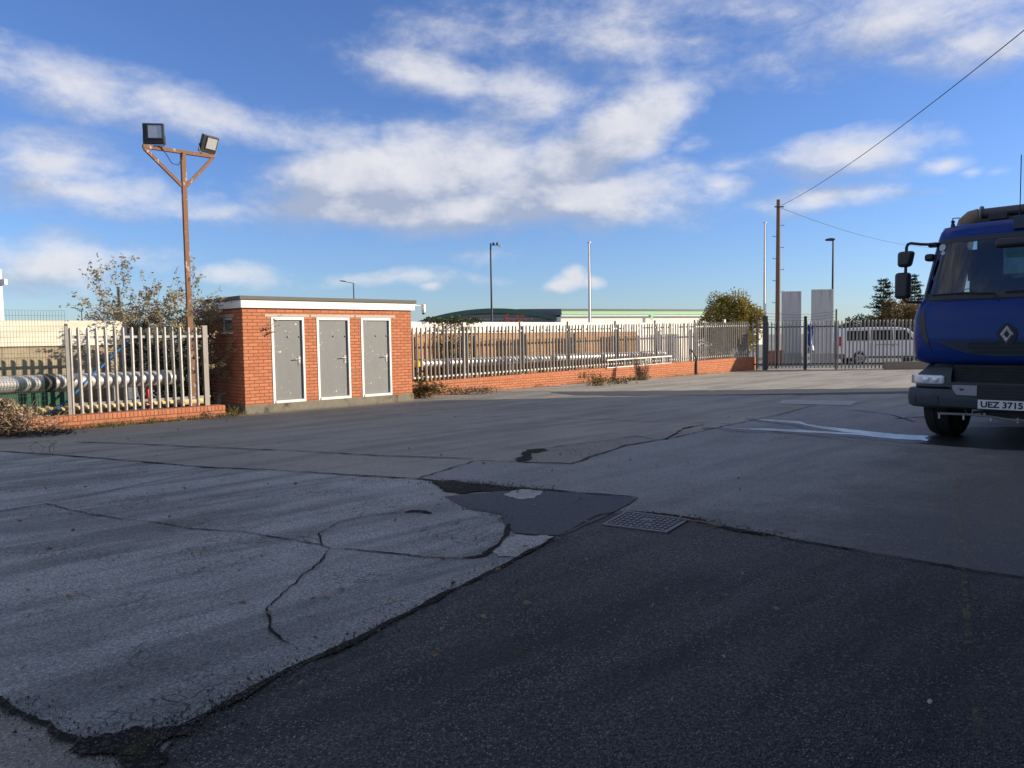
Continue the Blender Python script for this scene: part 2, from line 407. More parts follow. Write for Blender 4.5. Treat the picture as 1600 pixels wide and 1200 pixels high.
M['tan_block'] = block_wall('tan_brickwork', (.44, .25, .11), (.36, .19, .085), (.33, .22, .12), .3, .11)
def foil():
    mt, t = newmat('aluminium_pipe_cladding'); co = objco(t)
    n = t.noise(mapv(t, co, scale=(3, .6, .6)), 6, 5, .6)
    setb(t, col=t.mix(n, (.42, .42, .42), (.6, .6, .59)), metal=.5, rough=t.ramp(n, .3, .7, .38, .55), nrm=bump(t, n, .25, .01))
    return mt
M['foil'] = foil()
def glass(name, tint=(.5, .55, .55), gl=.06):
    mt, t = newmat(name)
    tr = t('ShaderNodeBsdfTransparent', i={0: (*tint, 1)}); gs = t('ShaderNodeBsdfGlossy', i={0: (1, 1, 1, 1), 1: .015})
    fr = t('ShaderNodeFresnel', i={0: 1.5})
    mx = t('ShaderNodeMixShader', i={0: t.math('ADD', fr.outputs[0], gl, clamp=True), 1: tr.outputs[0], 2: gs.outputs[0]})
    t.l.new(mx.outputs[0], t.out.inputs[0])
    return mt
M['glass'] = glass('tinted_windscreen_glass', (.30, .36, .38), .02)
M['glass_dark'] = simple('dark_window_glass', (.012, .015, .018), .06, 0, .1, 2)
M['lens'] = simple('lamp_glass', (.50, .52, .54), .12, .3, .3, 16)
M['head'] = simple('headlamp_glass', (.80, .82, .84), .10, .25, .12, 22)

# ================================================================== ground
def struct(o): o['kind'] = 'structure'; return o
def jag_poly(pts, step=.09, amp=.014, seed=0):
    out = []
    n = len(pts)
    for i in range(n):
        a, b = pts[i], pts[(i+1) % n]; L = (b-a).length; k = max(1, min(240, int(L/step)))
        nr = Vector((-(b-a).y, (b-a).x, 0)).normalized() if L > 0 else Vector()
        for j in range(k):
            p = a.lerp(b, j/k)
            q = noise.noise(Vector((p.x*3.1+seed, p.y*3.1, seed)))*1.5+noise.noise(Vector((p.x*11+seed, p.y*11, 3)))+noise.noise(Vector((p.x*31+seed, p.y*31, 5)))*.8
            out.append(p+nr*q*amp)
    return out
def sheet(name, pts, z, mat, step=.045, amp=.017, seed=0, px=True, thick=0):
    P = [G(*p) for p in pts] if px else [Vector((*p, 0)) for p in pts]
    P = jag_poly(P, step, amp, seed) if amp else P
    bm = bmesh.new(); vs = [bm.verts.new((p.x, p.y, z)) for p in P]
    es = [bm.edges.new((vs[i], vs[(i+1) % len(vs)])) for i in range(len(vs))]
    bmesh.ops.triangle_fill(bm, use_beauty=True, edges=es, normal=(0, 0, 1))
    bmesh.ops.recalc_face_normals(bm, faces=bm.faces)
    for f in bm.faces:
        if f.normal.z < 0: f.normal_flip()
    me = bpy.data.meshes.new(name); bm.to_mesh(me); bm.free(); me.materials.append(mat)
    o = bpy.data.objects.new(name, me); COL.objects.link(o)
    return struct(o)
def crack(name, pts, z, mat, w_=.02, seed=0, wob=.02, var=.7):
    P = [G(*p) for p in pts]; Q = []
    for i in range(len(P)-1):
        k = max(1, int((P[i+1]-P[i]).length/.022))
        Q += [P[i].lerp(P[i+1], j/k) for j in range(k)]
    Q.append(P[-1]); L = []; Rr = []
    for i, p in enumerate(Q):
        t = (Q[min(i+1, len(Q)-1)]-Q[max(0, i-1)]).normalized(); nr = Vector((-t.y, t.x, 0))
        o1 = noise.noise(Vector((p.x*5+seed, p.y*5, seed)))*wob+noise.noise(Vector((p.x*19+seed, p.y*19, seed)))*wob*.6+noise.noise(Vector((p.x*47+seed, p.y*47, seed)))*wob*.25
        ww = .62*w_*max(.12, 1+var*1.6*noise.noise(Vector((p.x*4, p.y*4, seed+9)))+var*.8*noise.noise(Vector((p.x*23, p.y*23, seed+2))))
        ends = min(1, (i+.6)/4, (len(Q)-i-.4)/4)
        c = p+nr*o1
        L.append((c.x+nr.x*ww*ends/2, c.y+nr.y*ww*ends/2, z)); Rr.append((c.x-nr.x*ww*ends/2, c.y-nr.y*ww*ends/2, z))
    b = MB(); b.grid([Rr, L])
    o = b.build(name, mat, fix=False)
    return struct(o)
M['g_far'] = ground_mat('sunlit_tan_concrete', (.47, .44, .365), (.27, .25, .21), .2, (.5, .48, .42), .3, .75, .4)  # paler tone, with the sunlight on the far yard put into the colour
M['g_base'] = ground_mat('old_tarmac', (.325, .325, .28), (.165, .165, .145), .22, (.46, .44, .4), .3, .6, .4)
M['g_conc'] = ground_mat('pale_worn_concrete', (.365, .39, .375), (.105, .116, .116), 0.12, (.50, .5, .48), .9, .6, .5)
M['g_mid'] = ground_mat('grey_concrete_slab', (.275, .288, .28), (.155, .165, .163), .2, (.46, .45, .44), .25, .5, .5, wall_shade=(4.6, .75))  # warehouse side of the slab painted darker as shade
M['g_asph'] = ground_mat('dark_coarse_tarmac', (.112, .114, .112), (.034, .035, .037), .62, (.38, .38, .37), .35, .8, 1.0, grain=1.5, wall_shade=(1.6, .45), stain=.7)  # weaker painted shade towards the warehouse
M['g_patch'] = ground_mat('fresh_blue_black_tarmac', (.080, .090, .100), (.055, .063, .072), .05, (.15, .15, .15), 0, .4, .35, grain=.7)
M['g_pale'] = ground_mat('pale_cement_patch', (.40, .41, .39), (.25, .255, .245), .1, (.5, .5, .48), .2, .3, .3)
M['g_rough'] = ground_mat('rough_broken_tarmac', (.33, .325, .28), (.16, .158, .14), .5, (.48, .46, .44), .6, .3, .9)
def dirt_mat():
    mt, t = newmat('dirt_and_moss'); co = objco(t)
    n = t.noise(co, 3.5, 5, .6); n2 = t.noise(co, 50, 4, .7)
    c = t.mix(t.ramp(n, .56, .68), (.018, .018, .017), (.038, .044, .018))
    c = t.mix(t.ramp(n2, .48, .7), c, (.11, .105, .09))
    setb(t, col=c, rough=.95, nrm=bump(t, n2, .9, .02), spec=.1)
    return mt
M['dirt'] = dirt_mat()
M['crack'] = simple('crack_grime', (.022, .022, .022), .95, 0, .4, 30, spec=.1)
def paintmat():
    mt, t = newmat('worn_yellow_paint'); co = objco(t)
    n = t.noise(co, 16, 6, .7); n2 = t.noise(co, 2.0, 3)
    setb(t, col=t.mix(n, (.22, .17, .05), (.34, .27, .08)), rough=.85)
    tr = t('ShaderNodeBsdfTransparent')
    mk = t.math('MULTIPLY', t.ramp(n, .42, .6), t.ramp(n2, .36, .58, .05, .42))
    mx = t('ShaderNodeMixShader', i={0: mk, 1: tr.outputs[0], 2: t.b.outputs[0]})
    t.l.new(mx.outputs[0], t.out.inputs[0])
    return mt
M['yellow_paint'] = paintmat()
mtw, tw = newmat('thin_water'); setb(tw, col=tw.mix(tw.noise(objco(tw), 5, 5, .7), (.09, .09, .092), (.34, .34, .34)), rough=.2, ior=1.33, spec=.6); M['water'] = mtw  # pale base colour stands in for sky reflected in the water
mtw, tw = newmat('wet_tarmac'); setb(tw, col=tw.mix(tw.noise(objco(tw), 20, 5, .7), (.014, .015, .017), (.032, .032, .034)), rough=.62, spec=.12, nrm=bump(tw, tw.noise(objco(tw), 55, 3), .5, .01)); M['wet'] = mtw

b = MB(); b.add([(-3000, -3000, 0), (3000, -3000, 0), (3000, 3000, 0), (-3000, 3000, 0)], [(0, 1, 2, 3)])
struct(b.build('ground', M['g_base'], fix=False))
L1low = [(871, 840), (850, 852), (790, 884), (755, 902), (700, 927), (640, 960), (600, 978), (560, 1003), (500, 1028), (450, 1050), (420, 1066), (380, 1090), (330, 1115), (262, 1147)]
sheet('far_sunlit_concrete', [(640, 612), (900, 611.5), (1180, 609), (1440, 606), (1700, 604), (2600, 590), (2600, 548), (1700, 566), (1200, 577), (1166, 578.5), (900, 600), (760, 609)], .004, M['g_far'], .2, .10, 41)  # paler sheet from the shadow edge outward, sunlight painted into its colour
sheet('dark_strip', [(860, 613), (1000, 611.5), (1180, 609.3), (1440, 606.5), (1700, 605), (1700, 611), (1440, 614.5), (1250, 617), (1000, 618.5), (900, 617.5)], .008, M['g_patch'], .2, .10, 42)  # darker strip along the near edge of the far sheet
sheet('concrete_slab', [(-160, 700), (10, 706), (80, 711), (175, 718), (415, 735), (600, 746), (670, 752), (698, 776), (740, 798), (784, 805), (787, 820), (808, 836)]+L1low+[(200, 1150), (130, 1160), (60, 1130), (0, 1100), (-120, 1050), (-400, 980), (-500, 800)], .004, M['g_conc'], seed=1)
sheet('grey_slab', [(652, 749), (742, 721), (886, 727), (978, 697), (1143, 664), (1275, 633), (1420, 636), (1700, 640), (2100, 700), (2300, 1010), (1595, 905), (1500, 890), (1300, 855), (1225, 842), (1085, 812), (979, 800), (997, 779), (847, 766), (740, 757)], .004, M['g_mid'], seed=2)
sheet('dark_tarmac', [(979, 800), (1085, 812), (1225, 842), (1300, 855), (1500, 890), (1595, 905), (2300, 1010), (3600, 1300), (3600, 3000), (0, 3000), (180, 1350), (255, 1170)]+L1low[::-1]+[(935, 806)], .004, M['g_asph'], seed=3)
sheet('tarmac_patch', [(697, 777), (740, 772), (790, 767), (850, 768), (997, 779), (958, 802), (877, 839), (808, 835), (787, 820), (784, 805), (733, 797)], .009, M['g_patch'], amp=.012, seed=4)
sheet('cement_spot', [(788, 775), (800, 769), (820, 767), (845, 769), (848, 775), (835, 781), (810, 782), (795, 779)], .013, M['g_pale'], .03, .035, 5)
sheet('cement_fill', [(772, 862), (778, 853), (785, 848), (796, 842), (808, 838), (830, 838.5), (850, 837), (866, 840), (850, 850), (838, 856), (825, 863), (812, 870), (800, 873), (780, 871)], .009, M['g_pale'], .03, .03, 6)
sheet('pale_slab_repair', [(1222, 625), (1345, 627), (1328, 634), (1216, 631)], .009, M['g_pale'], .2, .02, 7)
sheet('rough_tarmac_patch', [(835, 704), (901, 695), (956, 688), (994, 682), (1027, 688), (978, 696), (890, 725), (818, 723)], .009, M['g_rough'], .1, .05, 8)
sheet('dirt_strip', [(676, 754), (705, 752), (750, 757), (800, 763), (850, 767), (770, 769), (720, 772), (697, 768)], .011, M['dirt'], .06, .04, 9)
sheet('dirt_corner', [(215, 1150), (262, 1142), (300, 1128), (330, 1118), (300, 1145), (262, 1160), (245, 1180), (250, 1230), (215, 1225), (165, 1192), (120, 1168), (160, 1158)], .012, M['dirt'], .02, .05, 10)
def half(l): return [(x/2, 600+y/2) for x, y in l]
crack('ground_crack', half([(-60, 415), (0, 400), (145, 377), (250, 403), (380, 425), (500, 437), (600, 455), (760, 465), (860, 482), (1000, 505), (1030, 518), (1120, 520), (1230, 533), (1340, 545), (1460, 548)]), .012, M['crack'], .022, 1)
crack('ground_crack', half([(145, 377), (300, 345), (420, 320), (560, 290), (680, 270)]), .012, M['crack'], .018, 2)
crack('ground_crack', half([(1030, 518), (1000, 560), (950, 600), (880, 660), (835, 710), (840, 760), (870, 800), (930, 830)]), .0125, M['dirt'], .018, 3)
crack('ground_crack', half([(1010, 510), (998, 470), (1060, 435), (1130, 418), (1260, 403)]), .0125, M['crack'], .018, 4)
crack('ground_crack', half([(770, 465), (850, 430), (890, 410)]), .012, M['crack'], .008, 5)
crack('ground_crack', half([(880, 470), (980, 466)]), .012, M['crack'], .007, 5.5)
crack('ground_crack', half([(1440, 549), (1510, 540), (1560, 505), (1580, 480), (1590, 440)]), .013, M['dirt'], .06, 6)
crack('ground_crack', half([(1260, 405), (1290, 400), (1320, 401), (1350, 408)]), .0125, M['dirt'], .11, 7, .01, .3)
crack('ground_crack', L1low, .014, M['dirt'], .055, 8, .012)
crack('ground_crack', [(979, 800), (935, 806), (905, 822), (871, 840)], .014, M['crack'], .02, 8.5, .012)
crack('ground_crack', half([(-160, 920), (0, 998), (60, 1035), (140, 1075), (200, 1105), (330, 1150), (430, 1175)]), .014, M['dirt'], .05, 9, .02)
crack('ground_crack', half([(-100, 205), (0, 212), (160, 222), (350, 237), (640, 262), (830, 270), (1200, 293), (1340, 302), (1420, 312), (1520, 320), (1700, 333), (1994, 357)]), .014, M['crack'], .055, 10)
crack('ground_crack', [(979, 800), (1040, 806), (1085, 812), (1110, 820)], .0135, M['dirt'], .07, 11)
crack('ground_crack', [(1085, 813), (1110, 821), (1150, 830), (1210, 839)], .0145, M['dirt'], .09, 12)
crack('ground_crack', [(1200, 838), (1300, 855), (1400, 872), (1500, 890), (1600, 905), (1700, 920)], .013, M['crack'], .03, 13)
crack('ground_crack', [(652, 749), (700, 734), (742, 721)], .013, M['crack'], .03, 14)
crack('ground_crack', [(742, 721), (800, 722), (890, 727), (978, 697), (1055, 684), (1143, 664), (1209, 651), (1275, 633)], .013, M['crack'], .035, 15)
crack('ground_crack', half([(230, 182), (410, 188), (600, 197), (920, 210), (1180, 225), (1480, 235)]), .012, M['crack'], .05, 16)
crack('ground_crack', half([(780, 230), (830, 220)]), .012, M['crack'], .03, 16.5)
crack('ground_crack', [(560, 648), (725, 651), (890, 655), (1040, 660), (1143, 663)], .012, M['crack'], .035, 17)
crack('ground_crack', [(812, 722), (824, 710), (848, 702)], .014, M['dirt'], .3, 18, .05)
crack('ground_crack', [(848, 702), (901, 695), (956, 688), (994, 682), (1027, 688)], .012, M['crack'], .028, 19)
crack('ground_crack', [(1040, 688), (1068, 670), (1100, 664)], .012, M['crack'], .06, 19.5)
crack('ground_crack', [(1180, 672), (1300, 686), (1420, 700)], .012, M['crack'], .02, 20)
crack('ground_crack', [(1320, 640), (1390, 648), (1430, 660)], .012, M['crack'], .05, 21)
crack('ground_crack', [(1400, 655), (1440, 652), (1480, 660)], .012, M['crack'], .07, 22)
sheet('wet_ground', [(1400, 690), (1450, 684), (1520, 668), (1640, 668), (1700, 700), (1620, 706), (1540, 702), (1470, 697)], .009, M['wet'], .15, .06, 23)
M['damp'] = ground_mat('damp_concrete', (.17, .17, .175), (.10, .10, .105), .1, (.3, .3, .3), 0, .4, .4, rough=.6)
sheet('damp_ground', [(1100, 669), (1180, 667.5), (1250, 670.5), (1380, 678), (1450, 681), (1455, 694), (1400, 692), (1330, 684), (1240, 679), (1160, 675)], .0095, M['damp'], .05, .09, 31)
sheet('damp_ground', [(1165, 654), (1250, 656), (1268, 662), (1330, 669.5), (1400, 677), (1449, 679.5), (1448, 684), (1380, 681.5), (1320, 678.5), (1262, 671), (1245, 665), (1185, 659.5)], .0115, M['damp'], .05, .07, 32)
sheet('water_trail', [(1122, 669), (1180, 670), (1250, 673), (1380, 681), (1448, 684), (1449, 690), (1400, 687), (1330, 680.5), (1240, 676), (1160, 672)], .0145, M['water'], .1, .04, 24)
sheet('water_trail', [(1180, 655), (1250, 659), (1262, 664), (1330, 672), (1400, 679.5), (1449, 682), (1448, 684), (1380, 682.5), (1320, 676), (1270, 668), (1250, 663), (1190, 657.5)], .0125, M['water'], .1, .03, 25)
sheet('yellow_line', [(1487, 750), (1495, 750), (1502, 800), (1509, 870), (1516, 960), (1526, 1060), (1536, 1160), (1522, 1160), (1513, 1060), (1504, 960), (1500, 870), (1493, 800)], .0165, M['yellow_paint'], 1, 0)
for q in ([(1100, 668), (1112, 668), (1060, 678), (1045, 678)], [(1160, 670), (1178, 671), (1130, 681), (1112, 680)], [(1255, 674), (1275, 676), (1225, 688), (1205, 686)], [(1345, 683), (1366, 685), (1330, 692), (1310, 691)]):
    sheet('yellow_line', q, .0168, M['yellow_paint'], 1, 0)

random.seed(77)
gr_ = MB()
def pebble(p, r):
    q = [Vector((math.cos(a)*r*random.uniform(.7, 1.2), math.sin(a)*r*random.uniform(.7, 1.2), 0)) for a in (0, 1.26, 2.5, 3.8, 5.0)]
    z0 = Vector((p.x, p.y, .006)); h_ = r*random.uniform(.5, 1.0)
    vs = [z0+v for v in q]+[z0+v*.7+Vector((0, 0, h_+.006)) for v in q]
    gr_.add(vs, [(5, 6, 7, 8, 9)]+[(i, (i+1) % 5, 5+(i+1) % 5, 5+i) for i in range(5)])
def grit(pts, n, sp, r0=.003, r1=.011):
    P = [G(*p) for p in pts]
    for _ in range(n):
        i = random.randrange(len(P)-1); p = P[i].lerp(P[i+1], random.random())
        pebble(p+Vector((random.gauss(0, sp), random.gauss(0, sp), 0)), (r0+(r1-r0)*random.random()**4)*.6)
grit(L1low, 900, .07); grit([(215, 1160), (330, 1120), (260, 1190)], 260, .09)
grit([(979, 800), (1085, 812), (1225, 842)], 420, .06, .004, .014); grit([(676, 754), (750, 757), (850, 767)], 700, .10, .004, .018)
grit([(787, 820), (784, 805), (733, 797), (697, 777)], 300, .05); grit([(0, 1100), (130, 1160), (240, 1175)], 350, .06)
grit([(1000, 1100), (1300, 1000)], 160, 1.2, .003, .008)
tag(gr_.build('loose_grit', simple('dull_grit', (.13, .13, .125), .9, 0, .7, 40), fix=False), 'loose grit scattered along the ground joints', 'grit', kind='stuff')

# manhole cover let into the tarmac
mq = [G(940, 822), G(979, 800.5), G(1078, 814), G(1042, 835)]
mc = sum(mq, Vector())/4
mo = thing('manhole_cover', 'rectangular iron manhole cover with raised chequer blocks beside the dark tarmac patch', 'manhole cover', mc)
def mqp(a, b, z): p = (mq[0]*(1-a)+mq[1]*a)*(1-b)+(mq[3]*(1-a)+mq[2]*a)*b-mc; return Vector((p.x, p.y, z))
M['iron'] = simple('worn_cast_iron', (.12, .115, .115), .5, .35, .25, 25, dirt=((.09, .06, .045), .5))
fb_ = MB()
for a0, a1, b0, b1 in ((0, 1, 0, .045), (0, 1, .955, 1), (0, .07, .045, .955), (.93, 1, .045, .955)):
    fb_.add([mqp(a, bb, z) for z in (.004, .017) for a, bb in ((a0, b0), (a1, b0), (a1, b1), (a0, b1))], [(4, 5, 6, 7), (0, 1, 5, 4), (1, 2, 6, 5), (2, 3, 7, 6), (3, 0, 4, 7)])
fb_.build('frame', M['iron'], mo)
pb = MB(); pb.add([mqp(a, bb, .0105) for a, bb in ((.07, .045), (.93, .045), (.93, .955), (.07, .955))], [(0, 1, 2, 3)])
for i in range(6):
    for j in range(11):
        if (i, j) in ((4, 5), (4, 4), (2, 6)): continue
        a0 = .1+i*.135; b0 = .07+j*.079; o_ = .02 if j % 2 else 0
        pb.add([mqp(a+o_, bb, z) for z in (.0105, .017) for a, bb in ((a0, b0), (a0+.085, b0), (a0+.085, b0+.05), (a0, b0+.05))], [(4, 5, 6, 7), (0, 1, 5, 4), (1, 2, 6, 5), (2, 3, 7, 6), (3, 0, 4, 7)])
pb.build('cover_plate', M['iron'], mo)

# ================================================================== toilet block
BL = G(384, 648)
blk = thing('brick_toilet_block', 'small flat roofed red brick block with three grey doors', 'brick building', BL, ANG)
LX = 4.50; DY = 2.12; ZW0 = .2; ZW1 = 2.343
doors = [(.655, 1.469), (1.785, 2.677), (2.99, 3.868)]
wb = MB(); xs = [0]+[q for d in doors for q in d]+[LX]
for k in range(0, len(xs), 2): wb.box(xs[k], xs[k+1], 0, .2, ZW0, 2.155)
wb.box(0, LX, 0, .2, 2.155, ZW1)
# side wall with the window opening
wb.box(0, .2, .2, .55, ZW0, ZW1).box(0, .2, 1.08, DY-.2, ZW0, ZW1).box(0, .2, .55, 1.08, ZW0, 1.82).box(0, .2, .55, 1.08, 2.155, ZW1)
wb.box(LX-.2, LX, .2, DY-.2, ZW0, ZW1).box(0, LX, DY-.2, DY, ZW0, ZW1)
wb.build('wall', M['brick'], blk)
MB().box(-.02, LX+.02, -.03, DY+.02, 0, ZW0).build('plinth', M['plinth'], blk, bevel=.01)
MB().box(-.05, LX+.09, -.06, DY+.06, ZW1+.002, 2.52).build('fascia', M['white'], blk, bevel=.006)
M['vent'] = simple('vent_grey', (.4, .39, .37), .8)
for k in range(3): MB().box(-.054, -.0495, .85+k*.35, 1.07+k*.35, 2.42, 2.45).build('vent', M['vent'], blk)
MB().box(-.085, LX+.125, -.095, DY+.09, 2.522, 2.607).build('roof', M['felt'], blk, bevel=.008)
for (x0, x1) in doors:
    lb = MB().box(x0-.14, x1+.14, -.006, .1, 2.157, 2.215).build('lintel', M['lintel'], blk)
    dr = MB().box(x0+.06, x1-.05, .030, .08, ZW0+.063, 2.082).build('door', M['door'], blk)
    fr = MB().box(x0+.003, x0+.06, -.012, .11, ZW0+.002, 2.15).box(x1-.05, x1-.003, -.012, .11, ZW0+.002, 2.15).box(x0+.06, x1-.05, -.012, .11, 2.085, 2.15).box(x0+.06, x1-.05, -.03, .11, ZW0+.002, ZW0+.06)
    fr.build('frame', M['white'], dr, bevel=.003)
    hb = MB().box(x1-.155, x1-.105, .018, .030, 1.06, 1.24).tube([(x1-.13, .025, 1.19), (x1-.13, -.025, 1.19), (x1-.26, -.032, 1.185)], .011, 8)
    hb.build('handle', M['chrome'], dr)
    xm = x0+.075+(x1-x0-.135)*.5
    sb_ = MB().lathe([(.022, 0), (.022, .008), (.008, .012)], Matrix.Translation((xm, .030, 1.70)) @ Matrix.Rotation(R_(90), 4, 'X'), 12)
    sb_.build('spyhole', M['dark_steel'], dr); sb_ = MB()
    sb_.lathe([(.02, 0), (.02, .012), (.006, .016)], Matrix.Translation((x1-.11, .030, 1.70)) @ Matrix.Rotation(R_(90), 4, 'X'), 12)
    sb_.build('lock', M['dark_steel'], dr)
    MB().box(x0+.075, x1-.06, .11, .19, ZW0+.002, ZW0+.07).build('threshold', M['plinth'], dr)
wn = MB().box(.02, .08, .552, .60, 1.822, 2.153).box(.02, .08, 1.03, 1.078, 1.822, 2.153).box(.02, .08, .60, 1.03, 1.822, 1.87).box(.02, .08, .60, 1.03, 2.10, 2.153).build('window', M['white'], blk)
mtp, tp = newmat('patterned_glass'); pn = tp.noise(objco(tp), 22, 3, .6)
setb(tp, col=tp.mix(tp.ramp(pn, .4, .6), (.03, .05, .05), (.12, .16, .15)), rough=.15, nrm=bump(tp, pn, .5, .01)); M['pat'] = mtp
MB().box(.045, .055, .60, 1.03, 1.87, 2.10).build('pane', M['pat'], wn)
MB().box(-.04, .1, .50, 1.13, 1.785, 1.82).build('sill', M['white'], wn)
MB().box(-.006, .1, .42, 1.24, 2.157, 2.225).build('lintel', M['lintel'], blk)
dp = MB().tube([(-.05, DY-.12, 2.36), (-.06, DY-.12, 2.2), (-.06, DY-.12, .1)], .035, 10).box(-.13, -.002, DY-.2, DY-.04, 2.18, 2.335)
dp.build('downpipe', M['black_plastic'], blk)
el_ = MB().tube([(0, 1.0, .42), (-.10, 1.0, .42), (-.15, 1.0, .40), (-.17, 1.0, .34), (-.17, 1.0, .05)], .035, 10).tube([(-.17, 1.0, .32), (-.17, 1.0, .22)], .05, 10)
el_.build('waste_pipe', M['concrete'], blk)

# security camera on its bracket
sc_ = thing('security_camera', 'white security camera on an arm from the brick block roof edge', 'camera', W(0, 0)+BL+E1*(LX+.09)+Vector((0, 0, 2.42))+E2*.05, ANG)
MB().box(0, .02, -.04, .04, .0, .12).build('wall_plate', M['white'], sc_)
MB().tube([(.02, 0, .06), (.30, -.02, .06)], .012, 8).tube([(.02, 0, .12), (.14, -.01, .062)], .008, 6).build('arm', M['white'], sc_)
MB().lathe([(.03, .10), (.055, .09), (.058, -.02), (.055, -.10), (.03, -.13)], Matrix.Translation((.34, -.02, .0)), 14).build('housing', M['white'], sc_, auto=True)
MB().lathe([(.04, -.13), (.036, -.155), (.018, -.172)], Matrix.Translation((.34, -.02, .0)), 14).build('dome', M['black_plastic'], sc_, auto=True)

# ================================================================== palisade fences
def pale_mesh(name, h, wd=.068, mat=None, tops=(0, .045, .06, .068, .06, .045, 0)):
    prof = [(-1, .004), (-.8, -.014), (-.4, -.026), (0, -.030), (.4, -.026), (.8, -.014), (1, .004)]
    rows_f = []; rows_b = []
    for zf in (0, 1):
        rows_f.append([Vector((x*wd/2, y, (h-.068+tops[i]) if zf else 0)) for i, (x, y) in enumerate(prof)])
        rows_b.append([Vector((x*wd/2, y+.004, (h-.068+tops[i]) if zf else 0)) for i, (x, y) in enumerate(prof)])
    b = MB()
    n = len(prof); vs = rows_f[0]+rows_f[1]+rows_b[0]+rows_b[1]; fs = []
    for i in range(n-1):
        fs += [(i, i+1, n+i+1, n+i), (2*n+i+1, 2*n+i, 3*n+i, 3*n+i+1), (n+i, n+i+1, 3*n+i+1, 3*n+i), (i+1, i, 2*n+i, 2*n+i+1)]
    fs += [(0, n, 3*n, 2*n), (n-1, 3*n-1, 4*n-1, 2*n-1)]
    b.add(vs, fs)
    return b.mesh(name, mat)
def child(name, me, parent, loc=(0, 0, 0), rot=None):
    o = bpy.data.objects.new(name, me); COL.objects.link(o); o.parent = parent; o.location = loc
    if rot: o.rotation_euler = rot
    return o
def post_mb(h, w_=.1, d_=.055):
    return MB().box(-w_/2, w_/2, 0, .006, 0, h).box(-w_/2, w_/2, d_-.006, d_, 0, h).box(-.003, .003, .006, d_-.006, 0, h)

vL = 16.38; uL0 = 4.79
lf = thing('palisade_fence', 'bright galvanised palisade fence panel on the low brick wall left of the brick block', 'fence', W(uL0-.93, vL), ANG)
pmL = pale_mesh('pale', 1.655, .066, M['galv'])
for k in range(16):
    o = child('pale', pmL, lf, (k*.158+.02, 0, .275+random.uniform(-.006, .006)), (random.uniform(-.012, .012), random.uniform(-.008, .008), random.uniform(-.1, .1)))
for z in (.45, 1.735): MB().box(-.05, 2.66, .008, .014, z-.025, z+.025).box(-.05, 2.66, .014, .05, z+.019, z+.025).build('rail', M['galv'], lf)
post_mb(1.70, .10, .09).build('post', M['galv_dull'], lf, loc=(2.585, -.01, .26))
MB().box(-.03, .03, -.02, .03, 0, 1.7).build('post', M['galv_dull'], lf, loc=(-.03, .0, .25))

# low brick walls
uA = uv_at(40, 676, 16.18)[0]; uB = uv_at(352, 645, 16.18)[0]
lw = thing('low_brick_wall', 'low red brick wall with an on edge top course under the bright fence panel', 'wall', W(uA, 16.18), ANG)
MB().box(0, uB-uA, 0, .33, 0, .15).build('brickwork', M['brick_low'], lw)
MB().box(-.004, uB-uA+.004, -.006, .336, .152, .255).build('coping', M['soldier'], lw, bevel=.006)
rv = 17.58; ru0 = 14.92-2.55; ru1 = 31.15
rw = thing('low_brick_wall', 'long low red brick wall under the grey palisade fence running to the gate', 'wall', W(ru0, rv), ANG)
bb = MB(); L = ru1-ru0
bb.box(0, L, 0, .30, 0, .56)
bb.v = [(x, y, z if z == 0 else (.28 if x < 4 else .50)) for x, y, z in bb.v]
bb.build('brickwork', M['brick_low'], rw)
cb = MB().box(-.01, L+.01, -.008, .308, 0, .10)
cb.v = [(x, y, z+(.282 if x < 4 else .502)) for x, y, z in cb.v]
cb.build('coping', M['soldier'], rw)
MB().box(-.08, .30, -.004, .304, 0, .62).build('end_pier', M['brick_low'], rw, loc=(L+.09, 0, 0)).scale = (1, 1, .965)

rf = thing('palisade_fence', 'long weathered grey palisade fence on the brick wall between the brick block and the gate', 'fence', W(ru0, rv+.17), ANG)
pmR = pale_mesh('pale', 1.57, .064, M['galv_dull'], (0, .012, .036, .068, .036, .012, 0))
npale = int((L-.1)/.155)
def topz(x): return .37+.225*x/L
stuffb = MB()
for k in range(npale):
    x = .1+k*.155
    rot = (random.uniform(-.015, .015), random.uniform(-.01, .01), random.uniform(-.15, .15))
    z = topz(x)+.03+random.uniform(-.012, .012)
    if k < 100: child('pale', pmR, rf, (x, -.06, z), rot)
    else: stuffb.add([Vector(v.co)+Vector((x, -.06, z)) for v in pmR.vertices], [tuple(p.vertices) for p in pmR.polygons])
if stuffb.v: tag(stuffb.build('far_pales', M['galv_dull'], rf), kind='stuff')
M['galv_lite'] = simple('pale_galvanised_rail', (.46, .44, .40), .5, .3, .12, 9)
for zo in (.13, 1.40):
    rb = MB().box(0, L, -.05, -.044, zo-.025, zo+.025).box(0, L, -.044, -.01, zo+.019, zo+.025)
    rb.v = [(x, y, z+topz(x)) for x, y, z in rb.v]
    rb.build('rail', M['galv_lite'], rf)
for pxx in (724.5, 813.5, 888, 962, 1024, 1086, 1131):
    u_, _ = uv_at(pxx, 540, rv+.2); x = u_-ru0
    post_mb(1.66+.02, .10, .09).build('post', M['galv_lite'], rf, loc=(x, -.03, topz(x)))
